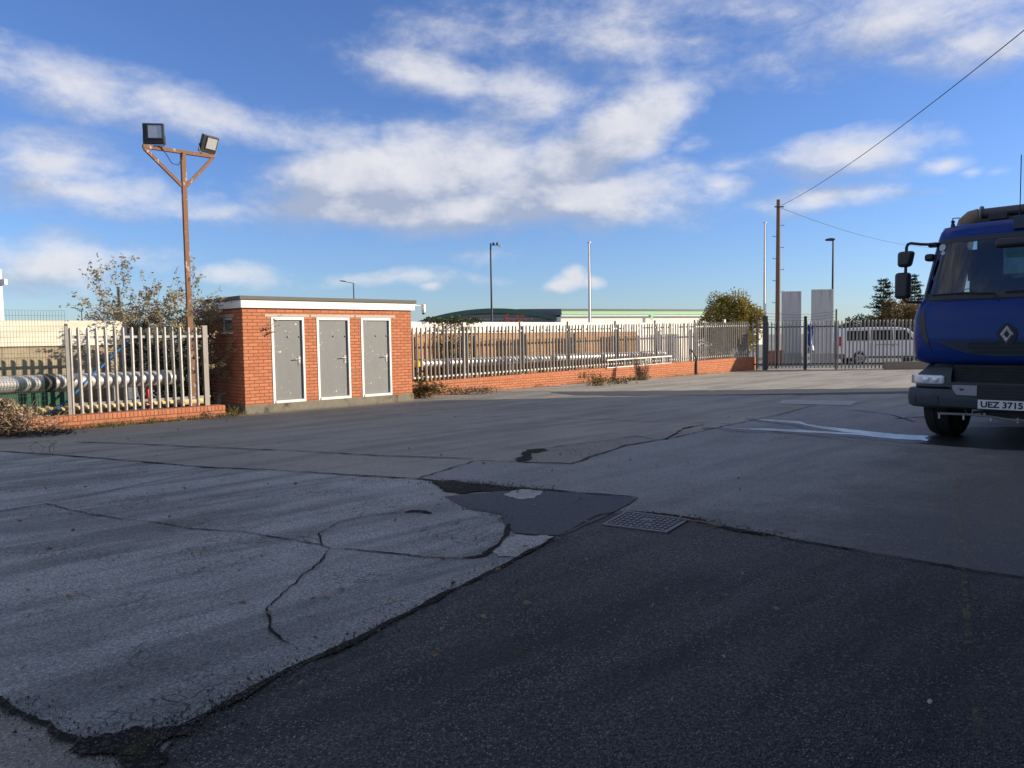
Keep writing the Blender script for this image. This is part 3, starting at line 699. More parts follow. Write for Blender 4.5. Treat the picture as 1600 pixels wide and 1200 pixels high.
# loose white pole leaning on the fence, drain pipe on the low wall
ua, za = uv_at(948, 563, rv-.02); ub, zb = uv_at(1051, 556.5, rv-.02)
brr = thing('white_barrier', 'long low white tube barrier propped against the grey palisade fence', 'barrier', W(ua, rv-.03), ANG)
Lb_ = ub-ua
MB().tube([(0, 0, za), (Lb_, .06, zb)], .026, 8).build('top_rail', M['white'], brr, auto=True)
MB().tube([(0, .0, za-.27), (Lb_, .06, zb-.27)], .018, 8).build('lower_rail', M['white'], brr, auto=True)
for k in range(9):
    x = .05+k*(Lb_-.1)/8; zt_ = za+(zb-za)*x/Lb_
    MB().tube([(x, .06*x/Lb_, zt_-.27), (x, .06*x/Lb_, zt_)], .016, 6).build('upright', M['white'], brr, auto=True)
ud = uv_at(1088, 575, rv-.03)[0]
dpp = MB().tube([W(ud-.25, rv+.08, 1.05), W(ud-.12, rv-.02, .85), W(ud, rv-.04, .66), W(ud, rv-.04, .0)], .035, 8).build('drain_pipe', M['black_plastic'], auto=True)
tag(dpp, 'black drain pipe running down the face of the long low brick wall', 'pipe')

# green weld mesh fence at far left
um0 = uv_at(-90, 600, 16.62)[0]; um1 = uv_at(108, 600, 16.62)[0]
mf = thing('mesh_fence', 'thin green wire mesh fence in front of the silver pipe at far left', 'fence', W(um0, 16.62), ANG)
mb_ = MB(); Lm = um1-um0
k = 0
while k*.05 <= Lm:
    mb_.sqtube((k*.05, 0, .12), (k*.05, 0, 2.24), .0042); k += 1
k = 0
while .15+k*.10 < 2.26:
    mb_.sqtube((0, -.004, .15+k*.1), (Lm, -.004, .15+k*.1), .0042); k += 1
mb_.build('wire_mesh', M['wire_green'], mf)
MB().box(-.025, .025, .005, .055, 0, 2.0).build('post', M['dark_steel'], mf, loc=(Lm, 0, 0))
MB().box(-.025, .025, .005, .055, 0, 2.25).build('post', M['dark_steel'], mf, loc=(.02, 0, 0))

# ================================================================== walls behind the fences
vb_ = 17.75
uw0 = uv_at(-260, 560, vb_)[0]; uw1 = uv_at(198, 560, vb_)[0]
bw = thing('boundary_wall', 'blockwork wall with a cream clad top behind the bright fence panel', 'wall', W(uw0, vb_), ANG)
MB().box(0, uw1-uw0, 0, .25, 0, 1.573).build('blockwork', M['stone_block'], bw)
MB().box(0, uw1-uw0+.02, -.05, .3, 1.575, 2.09).build('cladding', M['cream'], bw, bevel=.01)
vb2 = 18.75
uw2 = uv_at(560, 540, vb2)[0]; uw3 = uv_at(995, 540, vb2)[0]; uw4 = uv_at(1088, 540, vb2)[0]
bw2 = thing('boundary_wall', 'tan brick wall with a white top behind the long grey palisade fence', 'wall', W(uw2, vb2), ANG)
MB().box(0, uw3-uw2, 0, .25, 0, 1.77).build('brickwork', M['tan_block'], bw2)
MB().box(0, uw4-uw2, -.03, .28, 1.772, 2.125).build('white_top', M['white_wall'], bw2, bevel=.008)
MB().box(uw3-uw2, uw4-uw2, -.02, .27, 0, 1.77).build('white_panel', M['white_wall'], bw2)

# ================================================================== pipes between fence and wall
def pipeline(name, label, u0, u1, v, z, r, elbow=None):
    p = thing(name, label, 'pipe', W(u0, v, 0), ANG)
    Lp = u1-u0
    k = 0; x = 0
    b = MB()
    pts = [(0, 0, z), (Lp, 0, z)]
    if elbow: pts += [(Lp+.18, .05, z), (Lp+.3, .2, z-.05), (Lp+.34, .3, z-.25), (Lp+.34, .3, 0.02)]
    b.tube(pts, r, 20).build('cladding', M['foil'], p, smooth=False, auto=True)
    rb = MB(); x = .45
    while x < Lp-.1:
        rb.tube([(x-.012, 0, z), (x+.012, 0, z)], r+.006, 20); x += .95
    rb.build('band', M['foil'], p, auto=True)
    fl = MB()
    xx = min(Lp*.55, 1.95)
    fl.tube([(xx-.10, 0, z), (xx+.10, 0, z)], r+.018, 20); fl.build('joint_collar', M['dark_steel'], p, auto=True)
    x = .5
    while x < Lp:
        MB().box(x-.05, x+.05, -.12, .12, 0, z-r+.02).build('support', M['concrete'], p); x += 2.6
    return p
pipeline('clad_pipe', 'fat silver clad pipe behind the bright fence panel and green mesh', uv_at(-120, 600, 17.1)[0], uv_at(262, 600, 17.1)[0], 17.1, .86, .165, True)
pipeline('clad_pipe', 'fat silver clad pipe behind the long grey palisade fence', uv_at(560, 570, 18.22)[0], uv_at(1036, 560, 18.22)[0], 18.22, .88, .135)
yp = MB().tube([W(uv_at(60, 640, 16.85)[0], 16.85, .33), W(uv_at(322, 630, 16.85)[0], 16.85, .33)], .075, 12).build('yellow_pipe', M['yellow'], auto=True)
tag(yp, 'dirty yellow pipe lying low behind the bright fence panel', 'pipe')
gs = MB().box(0, uv_at(105, 620, 16.9)[0]-um0, 0, .02, .42, .68).build('green_board', M['green_sheet'], loc=W(um0, 16.95), rz=ANG)
tag(gs, 'dark green board below the silver pipe behind the mesh', 'board')
rp = [W(*(lambda q: (q[0], 16.72, q[1]))(uv_at(x, y, 16.72))) for x, y in ((74, 647), (92, 640), (110, 620), (128, 603), (142, 588), (160, 570), (178, 553), (204, 533))]
rp = [p+Vector((0, 0, .02*math.sin(i*2.1))) for i, p in enumerate(rp)]
tag(MB().tube(rp, .022, 8).build('blue_rope', M['blue_rope'], auto=True), 'blue rope slanting across behind the bright fence panel', 'rope')
u_, z_ = uv_at(231, 612, 16.8)
rvv = thing('red_valve', 'small red valve standing behind the bright fence panel', 'valve', W(u_, 16.8), ANG)
MB().lathe([(.025, 0), (.025, .36), (.04, .38), (.04, .62), (.02, .66)], None, 12).build('body', M['red'], rvv, auto=True)
MB().lathe([(.06, .66), (.07, .67), (.06, .68)], None, 12).build('handwheel', M['red'], rvv, auto=True)
u_, z_ = uv_at(648, 568, 17.98)
yv = thing('yellow_valve', 'yellow capped valve just right of the brick block behind the fence', 'valve', W(u_+.1, 17.98), ANG)
MB().tube([(0, 0, 0), (0, 0, .8)], .04, 10).build('stem', M['dark_steel'], yv, auto=True)
MB().lathe([(.05, .78), (.12, .82), (.12, .96), (.05, 1.0)], None, 14).build('cap', simple('bright_yellow', (.75, .6, .03), .4), yv, auto=True)

# ================================================================== floodlight mast
um, _ = uv_at(292, 400, 16.85)
fm = thing('floodlight_mast', 'rusty square steel mast with a triangular head carrying two floodlights', 'light mast', W(um, 16.85), ANG)
ztop = uv_at(281, 237, 16.85)[1]
MB().box(-.045, .045, -.045, .045, 0, ztop-.03).build('pole', M['rust'], fm)
MB().box(-.057, .057, -.057, .057, 0, 2.35).build('lower_sleeve', M['rust'], fm)
xl = uv_at(223, 229, 16.85); xr = uv_at(334, 245, 16.85)
x0 = xl[0]-um; x1 = xr[0]-um
MB().sqtube((x0, 0, ztop), (x1, 0, ztop), .075).build('crossbar', M['rust'], fm)
zj = uv_at(283, 290, 16.85)[1]
MB().sqtube((x0+.03, 0, ztop-.04), (-.045, 0, zj), .065).build('brace', M['rust'], fm)
MB().sqtube((x1-.03, 0, ztop-.04), (.045, 0, zj), .065).build('brace', M['rust'], fm)
cbp = [(x0+.35, -.05, ztop+.03), (x0+.45, -.06, ztop-.12), (x0+.55, -.06, ztop-.28), (x0+.68, -.06, ztop-.30), (x0+.76, -.06, ztop-.16), (x0+.78, -.05, ztop-.02)]
MB().tube(cbp, .009, 6).build('cable', M['cable'], fm, auto=True)
def flood(name, label, loc, yaw, tilt, roll=0):
    f_ = thing(name, label, 'floodlight', loc, 0)
    f_.rotation_euler = (0, 0, yaw)
    MB().tube([(-.27, 0, .24), (-.27, 0, .05), (-.2, 0, .0), (.2, 0, 0), (.27, 0, .05), (.27, 0, .24)], .014, 6).build('bracket', M['galv_dull'], f_, auto=True)
    Mx = Matrix.Translation((0, 0, .27)) @ Matrix.Rotation(tilt, 4, 'X')
    hb = MB()
    w2, h2 = .25, .235
    hb.box(-w2, w2, -.10, .0, -h2, h2, Mx)
    hb.prism([(-.17, -h2), (.17, -h2), (.20, 0), (.17, h2), (-.17, h2), (-.20, 0)], lambda a, c, t: Mx @ Vector((a, t, c)), 0.0, .02)
    hb.lathe([(.19, 0), (.17, .08), (.11, .13), (.02, .14)], Mx @ Matrix.Rotation(R_(-90), 4, 'X'), 16)
    hb.build('housing', M['black_plastic'], f_, bevel=.008)
    MB().box(-.115, .21, -.112, -.101, -.10, .19, Mx).build('lens', M['lens'], f_)
    MB().box(-.135, -.115, -.12, -.098, -.12, .21, Mx).box(.21, .23, -.12, -.098, -.12, .21, Mx).box(-.115, .21, -.12, -.098, .19, .21, Mx).box(-.115, .21, -.12, -.098, -.12, -.10, Mx).build('lens_frame', M['dark_steel'], f_)
    return f_
pf = W(um+x0+.24, 16.85, ztop+.04)
flood('floodlight', 'big square black floodlight facing the yard on the left of the rusty mast head', pf, R_(8), R_(3)).scale = (.82, .82, .88)
pf = W(um+x1-.13, 16.85, ztop+.04)
flood('floodlight', 'tilted black floodlight turned aside at the right of the rusty mast head', pf, R_(62), R_(24)).scale = (.8, .8, .8)

# ================================================================== vegetation
def leaf(b, p, size, dirv=None, aspect=.5):
    d = (dirv or Vector((random.gauss(0, 1), random.gauss(0, 1), random.gauss(0, .7)))).normalized()
    s_ = d.cross(Vector((random.gauss(0, 1), random.gauss(0, 1), random.gauss(0, 1)))).normalized()*size*aspect*.5
    n_ = d.cross(s_).normalized()*size*.08
    b.add([p, p+d*size*.5+s_+n_, p+d*size, p+d*size*.5-s_+n_], [(0, 1, 2, 3)])
def grow(bb, lb, p, d, L, r, depth, spread, leafn, leafs, droop=0., kids=3, tips=None):
    pts = [p]; n = 4; dd = d.normalized()
    for i in range(n):
        dd = (dd+Vector((random.gauss(0, .12), random.gauss(0, .12), random.gauss(0, .08)-droop))).normalized()
        pts.append(pts[-1]+dd*L/n)
    bb.tube(pts, [r*(1-.55*i/n) for i in range(n+1)], 5 if depth > 1 else 3, cap=False)
    if depth == 0:
        for _ in range(leafn):
            q = pts[random.randint(1, n)]
            leaf(lb, q+Vector((random.gauss(0, .02), random.gauss(0, .02), random.gauss(0, .02))), random.uniform(.6, 1.2)*leafs)
        return
    for k in range(kids):
        i = random.randint(1, n) if k else n
        a = Vector((random.gauss(0, 1), random.gauss(0, 1), random.gauss(0, .8))).normalized()
        grow(bb, lb, pts[i], (dd+a*spread), L*random.uniform(.5, .8), r*.5, depth-1, spread, leafn, leafs, droop, kids, tips)
M['leaf_bud'] = leaf_mat('olive_yellow_leaves', [(.15, .14, .075), (.27, .24, .14), (.40, .35, .23), (.26, .18, .11)])
M['leaf_gold'] = leaf_mat('golden_green_leaves', [(.06, .065, .015), (.19, .17, .03), (.36, .28, .06), (.28, .16, .04)])
M['leaf_dark'] = leaf_mat('dark_ivy_leaves', [(.012, .025, .008), (.03, .05, .015), (.07, .09, .03), (.10, .09, .03)])
M['leaf_conifer'] = leaf_mat('dark_conifer_sprays', [(.012, .024, .015), (.025, .045, .025), (.045, .065, .03)], trans=.1)
M['leaf_brown'] = leaf_mat('brown_autumn_leaves', [(.06, .06, .02), (.15, .11, .04), (.22, .13, .045), (.09, .085, .03)])
M['leaf_dead'] = leaf_mat('dead_dry_leaves', [(.13, .085, .05), (.27, .19, .12), (.42, .33, .23), (.20, .13, .075)], trans=.15)
M['leaf_red'] = leaf_mat('red_leaves', [(.28, .03, .015), (.38, .07, .03), (.22, .05, .03)])
M['leaf_weed'] = leaf_mat('weed_leaves', [(.05, .08, .02), (.12, .14, .04), (.26, .19, .09), (.20, .12, .06)])
M['grass'] = leaf_mat('dry_grass', [(.10, .13, .03), (.26, .21, .09), (.36, .28, .14)], trans=.2)

# tall straggly shrub behind the bright fence panel
random.seed(21)
sh = thing('straggly_shrub', 'tall straggly shrub with sparse olive leaves behind the rusty mast', 'shrub', W(um-.5, 17.7))
bb = MB(); lb = MB()
for k in range(15):
    a = random.uniform(0, 6.28); tl = random.uniform(.15, .85)
    if math.sin(a) < -.2: a = -a
    d = Vector((math.cos(a)*tl, math.sin(a)*tl*.7, 1.0))
    grow(bb, lb, Vector((random.gauss(0, .2), random.gauss(0, .15), .3)), d, random.uniform(1.05, 1.4), .022, 3, .62, 24, .066, .012, 4)
for k in range(6):
    a = random.choice([random.gauss(3.14, .5), random.gauss(3.14, .5), random.gauss(.5, .4)])
    d = Vector((math.cos(a)*.9, math.sin(a)*.4, .85))
    grow(bb, lb, Vector((random.gauss(0, .35), 0, 1.2)), d, random.uniform(.75, 1.1), .016, 2, .6, 10, .075, .02, 4)
bb.build('stems', M['pale_twig'], sh, fix=False); lb.build('leaves', M['leaf_bud'], sh, fix=False)

def clump(name, label, cat, loc, rad, n, size, mat, stems=M['twig'], nst=25, group=None, flat=1.0, aspect=.55, lumps=7):
    t = thing(name, label, cat, loc, 0, group)
    lb = MB(); sb = MB()
    cs = [Vector((random.uniform(-1, 1)*rad[0]*.7, random.uniform(-1, 1)*rad[1]*.7, random.uniform(.2, .85)*rad[2])) for _ in range(lumps)]
    for i in range(n):
        c = cs[i % lumps]
        p = c+Vector((random.gauss(0, rad[0]*.22), random.gauss(0, rad[1]*.22), random.gauss(0, rad[2]*.18)))
        p.z = max(.01, p.z)
        leaf(lb, p, size*random.uniform(.5, 1.3), None, aspect)
    for i in range(nst):
        c = random.choice(cs)
        q = c+Vector((random.gauss(0, rad[0]*.25), random.gauss(0, rad[1]*.25), random.uniform(.0, rad[2]*.35)))
        b0 = Vector((c.x*.4+random.gauss(0, rad[0]*.2), c.y*.4, 0))
        sb.tube([b0, b0.lerp(q, .5)+Vector((random.gauss(0, .03), 0, .05)), q], [.006, .005, .002], 4, cap=False)
    lb.build('leaves', mat, t, fix=False); sb.build('stems', stems, t, fix=False)
    return t
random.seed(5)
clump('ivy_bush', 'dark evergreen bush filling the gap behind the fence beside the brick block', 'bush', W(um-.15, 17.5), (.75, .45, 1.75), 3800, .085, M['leaf_dark'], lumps=16)
clump('ivy_bush', 'small dark creeper climbing the shaded back corner of the brick block', 'bush', BL+E2*1.95-E1*.22, (.18, .22, 2.2), 900, .07, M['leaf_dark'], lumps=12)
# dead brush heap
random.seed(9)
hp = thing('dead_brush_heap', 'heap of dead brown twigs and leaves at the left edge of the yard', 'brush heap', G(22, 678))
lb = MB(); sb = MB(); db = MB()
for i in range(2600):
    a = random.uniform(0, 6.28); r = abs(random.gauss(0, .42))
    h = max(.02, .62*math.exp(-(r/.62)**2)*random.uniform(.15, 1.05))
    leaf(lb, Vector((math.cos(a)*r*1.25-.15, math.sin(a)*r*.8, h)), random.uniform(.03, .075), None, .6)
for i in range(330):
    a = random.uniform(0, 6.28); r = random.uniform(0, .75); p = Vector((math.cos(a)*r*1.2-.1, math.sin(a)*r*.8, random.uniform(.0, .25)))
    d = Vector((random.gauss(0, 1), random.gauss(0, 1), random.uniform(-.1, .8))).normalized()*random.uniform(.2, .55)
    q = p+d; q.z = max(.01, q.z)
    sb.tube([p, p.lerp(q, .5)+Vector((0, 0, random.uniform(-.02, .06))), q], [.008, .006, .003], 4, cap=False)
for i in range(1500):
    a = random.uniform(0, 6.28); r = random.uniform(0, 1) ** .6
    p = Vector((math.cos(a)*r*1.15+.05, math.sin(a)*r*.55-.28, .015+random.uniform(0, .05)))
    leaf(db, p, random.uniform(.03, .09), Vector((random.gauss(0, 1), random.gauss(0, 1), .15)), .35)
lb.build('dead_leaves', M['leaf_dead'], hp, fix=False); sb.build('twigs', M['twig'], hp, fix=False)
db.build('dark_litter', leaf_mat('dark_litter', [(.015, .012, .01), (.035, .027, .02), (.06, .045, .03)], trans=0), hp, fix=False)
tb = MB()
for k in range(5):
    p = Vector((random.uniform(-.25, .3), random.uniform(-.1, .1), .02)); tb.tube([p, p+Vector((random.uniform(-.1, .1), 0, .08)), p+Vector((random.uniform(-.2, .2), random.uniform(-.1, .1), .16))], .004, 4)
tag(tb.build('dry_twig', M['twig'], loc=G(68, 708)), 'dry branching twig lying on the pale concrete near the brush heap', 'twig')
# grass and weeds along wall feet
gb = MB(); random.seed(3)
def tuft(b, p, h, n):
    for _ in range(n):
        d = Vector((random.gauss(0, .5), random.gauss(0, .5), 1)).normalized(); L = h*random.uniform(.4, 1.1)
        s_ = Vector((random.gauss(0, 1), random.gauss(0, 1), 0)).normalized()*.006
        q = p+Vector((random.gauss(0, .05), random.gauss(0, .03), 0))
        b.add([q-s_, q+s_, q+d*L*.6+s_*.6, q+d*L+Vector((d.x, d.y, 0))*L*.3, q+d*L*.6-s_*.6], [(0, 1, 2, 3, 4)])
k = 0.
while k < uB-uA+.35:
    dens = .5+.5*noise.noise(Vector((k*1.7, 2, 1)))
    if random.random() < .35+dens*.7: tuft(gb, W(uA+k, 16.12+random.gauss(0, .035), 0), .09+.17*dens*random.random(), 12)
    k += .035
k = 0.
while k < L:
    dens = max(0, noise.noise(Vector((k*.6, 5, 1)))+.35)
    if random.random() < dens: tuft(gb, W(ru0+k, rv-.04+random.gauss(0, .04), 0), .06+.16*dens*random.random(), 8)
    k += .05
for k in range(160):
    if random.random() < .6: tuft(gb, W(BL.dot(E1)+random.uniform(-.35, -.03), 16.32+random.uniform(0, 1.6), 0), random.uniform(.1, .3), 8)
o = gb.build('grass', M['grass'], fix=False); tag(o, 'dry grass along the feet of the brick walls', 'grass', kind='stuff')
random.seed(12)
def weed(px, py, rad, n, size, mat, label, name='weed_clump', cat='weeds', nst=20, dz=0):
    p = G(px, py); return clump(name, label, cat, p+Vector((0, 0, dz)), rad, n, size, mat, nst=nst)
weed(668, 622, (.55, .2, .42), 900, .085, M['leaf_weed'], 'bramble clump against the right end of the brick block')
weed(656, 621, (.25, .2, .62), 160, .10, M['leaf_dark'], 'green leafy weed above the brambles beside the brick block')
weed(735, 616, (1.0, .15, .26), 480, .07, M['leaf_dead'], 'dry brown weeds at the near foot of the long brick wall')
weed(925, 603, (.5, .18, .42), 420, .075, M['leaf_weed'], 'tallest leafy weed at the foot of the long brick wall')
weed(965, 600, (.9, .15, .22), 520, .07, M['leaf_weed'], 'low spreading green weeds midway along the long brick wall')
weed(1003, 594.5, (.35, .12, .85), 110, .045, M['leaf_dead'], 'bare dead bush standing against the long brick wall', 'dead_bush', 'bush', 110)
weed(376, 645, (.12, .12, .55), 40, .04, M['leaf_brown'], 'thin bare sapling at the left corner of the brick block', 'sapling', 'sapling', 6)
weed(262, 655, (1.2, .06, .13), 320, .05, M['leaf_dead'], 'dry fallen leaves gathered against the low wall under the bright fence panel', 'leaf_litter', 'leaves', 10)
# ivy over the white wall
random.seed(14)
iv = thing('ivy', 'ivy hanging over the white wall top behind the grey fence', 'ivy', W(uv_at(712, 505, vb2-.05)[0], vb2-.1), ANG)
lb = MB(); sb = MB()
for i in range(1500):
    x = random.uniform(-1.1, 1.1); arch = 2.2-.0*abs(x)
    if random.random() < .45: p = Vector((x, random.gauss(.1, .1), 2.12+abs(random.gauss(0, .06))))
    else:
        s_ = random.choice([-.62, -.35, -.1, .2, .55]); p = Vector((s_+random.gauss(0, .11), random.gauss(-.04, .05), random.uniform(.5, 2.2)))
    leaf(lb, p, random.uniform(.05, .1), None, .75)
for k in range(14):
    x = random.uniform(-.8, .8); sb.tube([(x, .0, .0), (x+random.gauss(0, .1), -.04, 1.1), (x+random.gauss(0, .2), -.02, 2.2)], .008, 4)
for (xa, za, xb, zb_) in ((-1.6, 1.7, .8, 1.95), (-.2, 1.75, 1.6, 1.1), (.3, 1.2, 1.9, 1.6)):
    sb.tube([(xa, -.3, za), ((xa+xb)/2, -.35, (za+zb_)/2+.15), (xb, -.3, zb_)], .008, 4)
lb.build('leaves', M['leaf_dark'], iv, fix=False); sb.build('stems', M['twig'], iv, fix=False)

def tree_round(name, label, cat, base, R, H, n, size, mat, trunk_h, seed=1, lump=.3):
    random.seed(seed)
    t = thing(name, label, cat, base)
    lb = MB(); tb = MB()
    tb.tube([(0, 0, 0), (.03, 0, trunk_h*.6), (0, .02, trunk_h+.2*H)], [.1, .085, .05], 8)
    cz = trunk_h+(H-trunk_h)*.5
    lumps = []
    for k in range(46):
        a = random.uniform(0, 6.28); c = random.uniform(-.9, 1)
        s_ = math.sqrt(max(0, 1-c*c)); rr = random.uniform(.55, .92)
        lumps.append((Vector((R[0]*math.cos(a)*s_*rr, R[1]*math.sin(a)*s_*rr, cz+(H-trunk_h)*.5*c*rr)), random.uniform(.6, 1.25)*lump))
    for c, r in lumps[:16]:
        tb.tube([(0, 0, trunk_h), Vector((0, 0, trunk_h)).lerp(c, .6)+Vector((0, 0, .1)), c], [.04, .025, .008], 5, cap=False)
    for i in range(n):
        c, r = lumps[i % len(lumps)]
        d = Vector((random.gauss(0, 1), random.gauss(0, 1), random.gauss(0, 1))).normalized()
        p = c+d*r*random.uniform(.55, 1.15)
        p.z = max(.1, p.z)
        leaf(lb, p, size*random.uniform(.6, 1.3), (d+Vector((random.gauss(0, .8), random.gauss(0, .8), random.gauss(0, .8)))), .6)
    tb.build('trunk', M['bark'], t, fix=False); lb.build('crown', mat, t, fix=False)
    return t
def gat(px, dist): p = at(px, 560, dist); return Vector((p.x, p.y, 0))
tree_round('round_tree', 'round golden green tree beside the fence end', 'tree', gat(1137, 35.8), (1.42, 1.2, 0), 3.5, 26000, .095, M['leaf_gold'], .8, 4, .42)
clump('garden_shrub', 'brownish shrub growing behind the far end of the grey palisade fence', 'shrub', gat(1110, 34.5), (1.2, .5, 1.6), 1500, .1, M['leaf_brown'], lumps=14)
rs_ = thing('red_shrub', 'red leaved shrub showing above the white wall', 'shrub', gat(810, 34))
random.seed(8); lb = MB(); bb = MB()
for k in range(16):
    grow(bb, lb, Vector((random.uniform(-.45, .45), random.gauss(0, .15), 1.0)), Vector((random.gauss(0, .12), random.gauss(0, .2), 1)), .72, .014, 2, .4, 16, .075)
bb.tube([(0, 0, 0), (0, 0, 1.1)], .04, 6)
bb.build('stems', M['bark'], rs_, fix=False); lb.build('leaves', M['leaf_red'], rs_, fix=False)

def conifer(label, base, H, R, seed):
    random.seed(seed)
    t = thing('conifer_tree', label, 'tree', base)
    MB().tube([(0, 0, 0), (0, 0, H*.95)], [.14, .02], 8).build('trunk', M['bark'], t, auto=True)
    lb = MB(); z = .4
    while z < H:
        f = 1-z/H; nb = 8
        for k in range(nb):
            a = random.uniform(0, 6.28); Lb = R*(f ** .85+.05)*random.uniform(.45, 1.2)
            for j in range(int(62*Lb/R)+8):
                s_ = random.random() ** .75
                p = Vector((math.cos(a)*Lb*s_, math.sin(a)*Lb*s_, z-.22*s_*Lb+.30*Lb*s_*s_))+Vector((random.gauss(0, .05), random.gauss(0, .05), random.gauss(0, .04)))
                leaf(lb, p, random.uniform(.10, .26), Vector((math.cos(a)+random.gauss(0, .35), math.sin(a)+random.gauss(0, .35), .75+random.gauss(0, .3))), .28)
        z += H*.042
    lb.build('crown', M['leaf_conifer'], t, fix=False)
conifer('dark pointed conifer behind the van, left of the truck mirrors', gat(1379, 50), 5.1, 1.95, 2)
conifer('dark conifer partly hidden behind the truck mirrors', gat(1428, 52), 5.3, 1.6, 3)
tree_round('autumn_tree', 'brown and green autumn tree behind the van roof', 'tree', gat(1408, 48.5), (1.9, 1.2, 0), 3.6, 14000, .12, M['leaf_brown'], .7, 6, .45)
tree_round('hedge_bush', 'low green bush left of the conifer behind the fence', 'bush', gat(1345, 52), (1.6, 1.0, 0), 2.7, 8000, .13, M['leaf_dark'], .4, 7, .4)
tree_round('hedge_bush', 'small reddish bush behind the van tail', 'bush', gat(1318, 40.5), (.5, .5, 0), 1.8, 1500, .1, M['leaf_brown'], .3, 9, .25)

# ================================================================== gate and its fence
g0 = G(1166, 578.5); gd = (G(1430, 576)-G(1180, 578)); gd.z = 0; gd.normalize(); ga = math.atan2(gd.y, gd.x); gn = Vector((-gd.y, gd.x, 0))
def gs_at(px):      # distance along the gate line
    d = ray(px, 560); t = (g0-EYE).dot(gn)/d.dot(gn); return (EYE+d*t-g0).dot(gd)
def gpt(s_, off=0): p = g0+gd*s_+gn*off; return Vector((p.x, p.y, 0))
HG = 2.16
def gate_leaf(name, label, cat, pa, pb, mat, railmat, sp_, wd, pale=True, z0=.08):
    sa, sb = gs_at(pa), gs_at(pb)
    t = thing(name, label, cat, gpt(sa), ga)
    Lg = sb-sa
    pm = pale_mesh('pale', HG-z0, wd, mat)
    n = int(Lg/sp_)
    for k in range(n+1): child('pale', pm, t, (k*Lg/n, -.03, z0+random.uniform(-.006, .006)), (0, random.uniform(-.006, .006), random.uniform(-.06, .06)))
    for z in (.26, 1.90): MB().box(-.02, Lg+.02, -.02, .03, z-.028, z+.028).build('rail', railmat, t)
    return t, Lg
M['gate_pale'] = simple('grey_gate_steel', (.28, .285, .285), .55, .3, .2, 10)
gate_leaf('palisade_fence', 'short dark palisade return between the brick wall end and the gate post', 'fence', 1169, 1192, M['gate_pale'], M['black_steel'], .16, .06)
t, Lg = gate_leaf('steel_gate', 'dark palisade gate leaf beside the telegraph pole', 'gate', 1200, 1255.5, M['gate_pale'], M['black_steel'], .15, .055)
MB().box(-.03, .03, -.03, .03, .06, HG-.05).build('frame_post', M['black_steel'], t, loc=(gs_at(1213)-gs_at(1200), .01, 0))
MB().box(-.12, .02, -.06, -.02, .74, .80).build('slide_bolt', M['black_steel'], t, loc=(0, 0, 0))
t, Lg = gate_leaf('steel_gate', 'dark palisade gate leaf in front of the right concrete slab', 'gate', 1260.5, 1303, M['gate_pale'], M['black_steel'], .15, .055)
t, Lg = gate_leaf('palisade_fence', 'grey palisade fence in front of the white van', 'fence', 1309, 1500, M['galv_dull'], M['black_steel'], .155, .07, z0=.04)
def gpost(px, w_, h, mat, label):
    o = MB().box(-w_/2, w_/2, -w_/2, w_/2, 0, h).box(-w_/2-.01, w_/2+.01, -w_/2-.01, w_/2+.01, h, h+.02).build('gate_post', mat, loc=gpt(gs_at(px)), rz=ga, bevel=.004)
    return tag(o, label, 'post')
gpost(1195.5, .19, 2.38, M['dark_steel'], 'thick dark gate post below the taller flagpole')
gpost(1258, .11, 2.34, M['black_steel'], 'black post where the two dark gate leaves meet')
gpost(1306, .06, 2.62, M['timber'], 'thin rusty post between the dark gate and the grey fence')
gpost(1182, .05, 2.55, M['timber'], 'thin rusty post left of the thick gate post')
bw_ = MB()
for k, z in enumerate((2.3, 2.42, 2.55)):
    sa, sb = gs_at(1182), gs_at(1306); pts = [gpt(sa+(sb-sa)*i/10)+Vector((0, 0, z-.0-.12*math.sin(math.pi*i/10)+.02*math.sin(i*3+k))) for i in range(11)]
    bw_.tube(pts, .006, 4)
tag(bw_.build('barbed_wire', M['dark_steel']), 'sagging strands of wire strung above the dark gate', 'wire')
o = MB().box(-.95, .95, -.14, .14, 0, .34).build('concrete_block', simple('mossy_concrete', (.26, .22, .17), .9, 0, .3, 6), loc=gpt(gs_at(1413), -.45), rz=ga, bevel=.02)
tag(o, 'long concrete block on the ground in front of the grey fence by the truck', 'concrete block')
random.seed(31)
lb = MB()
for _ in range(170):
    p = G(random.uniform(20, 1250), random.triangular(640, 1150, 660)); 
    leaf(lb, Vector((p.x, p.y, .022)), random.uniform(.03, .06), Vector((random.gauss(0, 1), random.gauss(0, 1), .25)), .55)
tag(lb.build('fallen_leaves', M['leaf_dead'], fix=False), 'dry leaves blown thinly over the yard surface', 'leaves', kind='stuff')
bg_ = thing('low_brick_wall', 'short low brick wall seen through the dark gate beside the telegraph pole', 'wall', gat(1199, 38.6), R_(38))
gl0 = (gat(1243, 39).x-gat(1197, 39).x)*1.75
MB().box(0, gl0, 0, .25, 0, .66).build('brickwork', M['brick_low'], bg_)
MB().box(-.005, gl0+.005, -.006, .256, .662, .76).build('coping', M['soldier'], bg_)
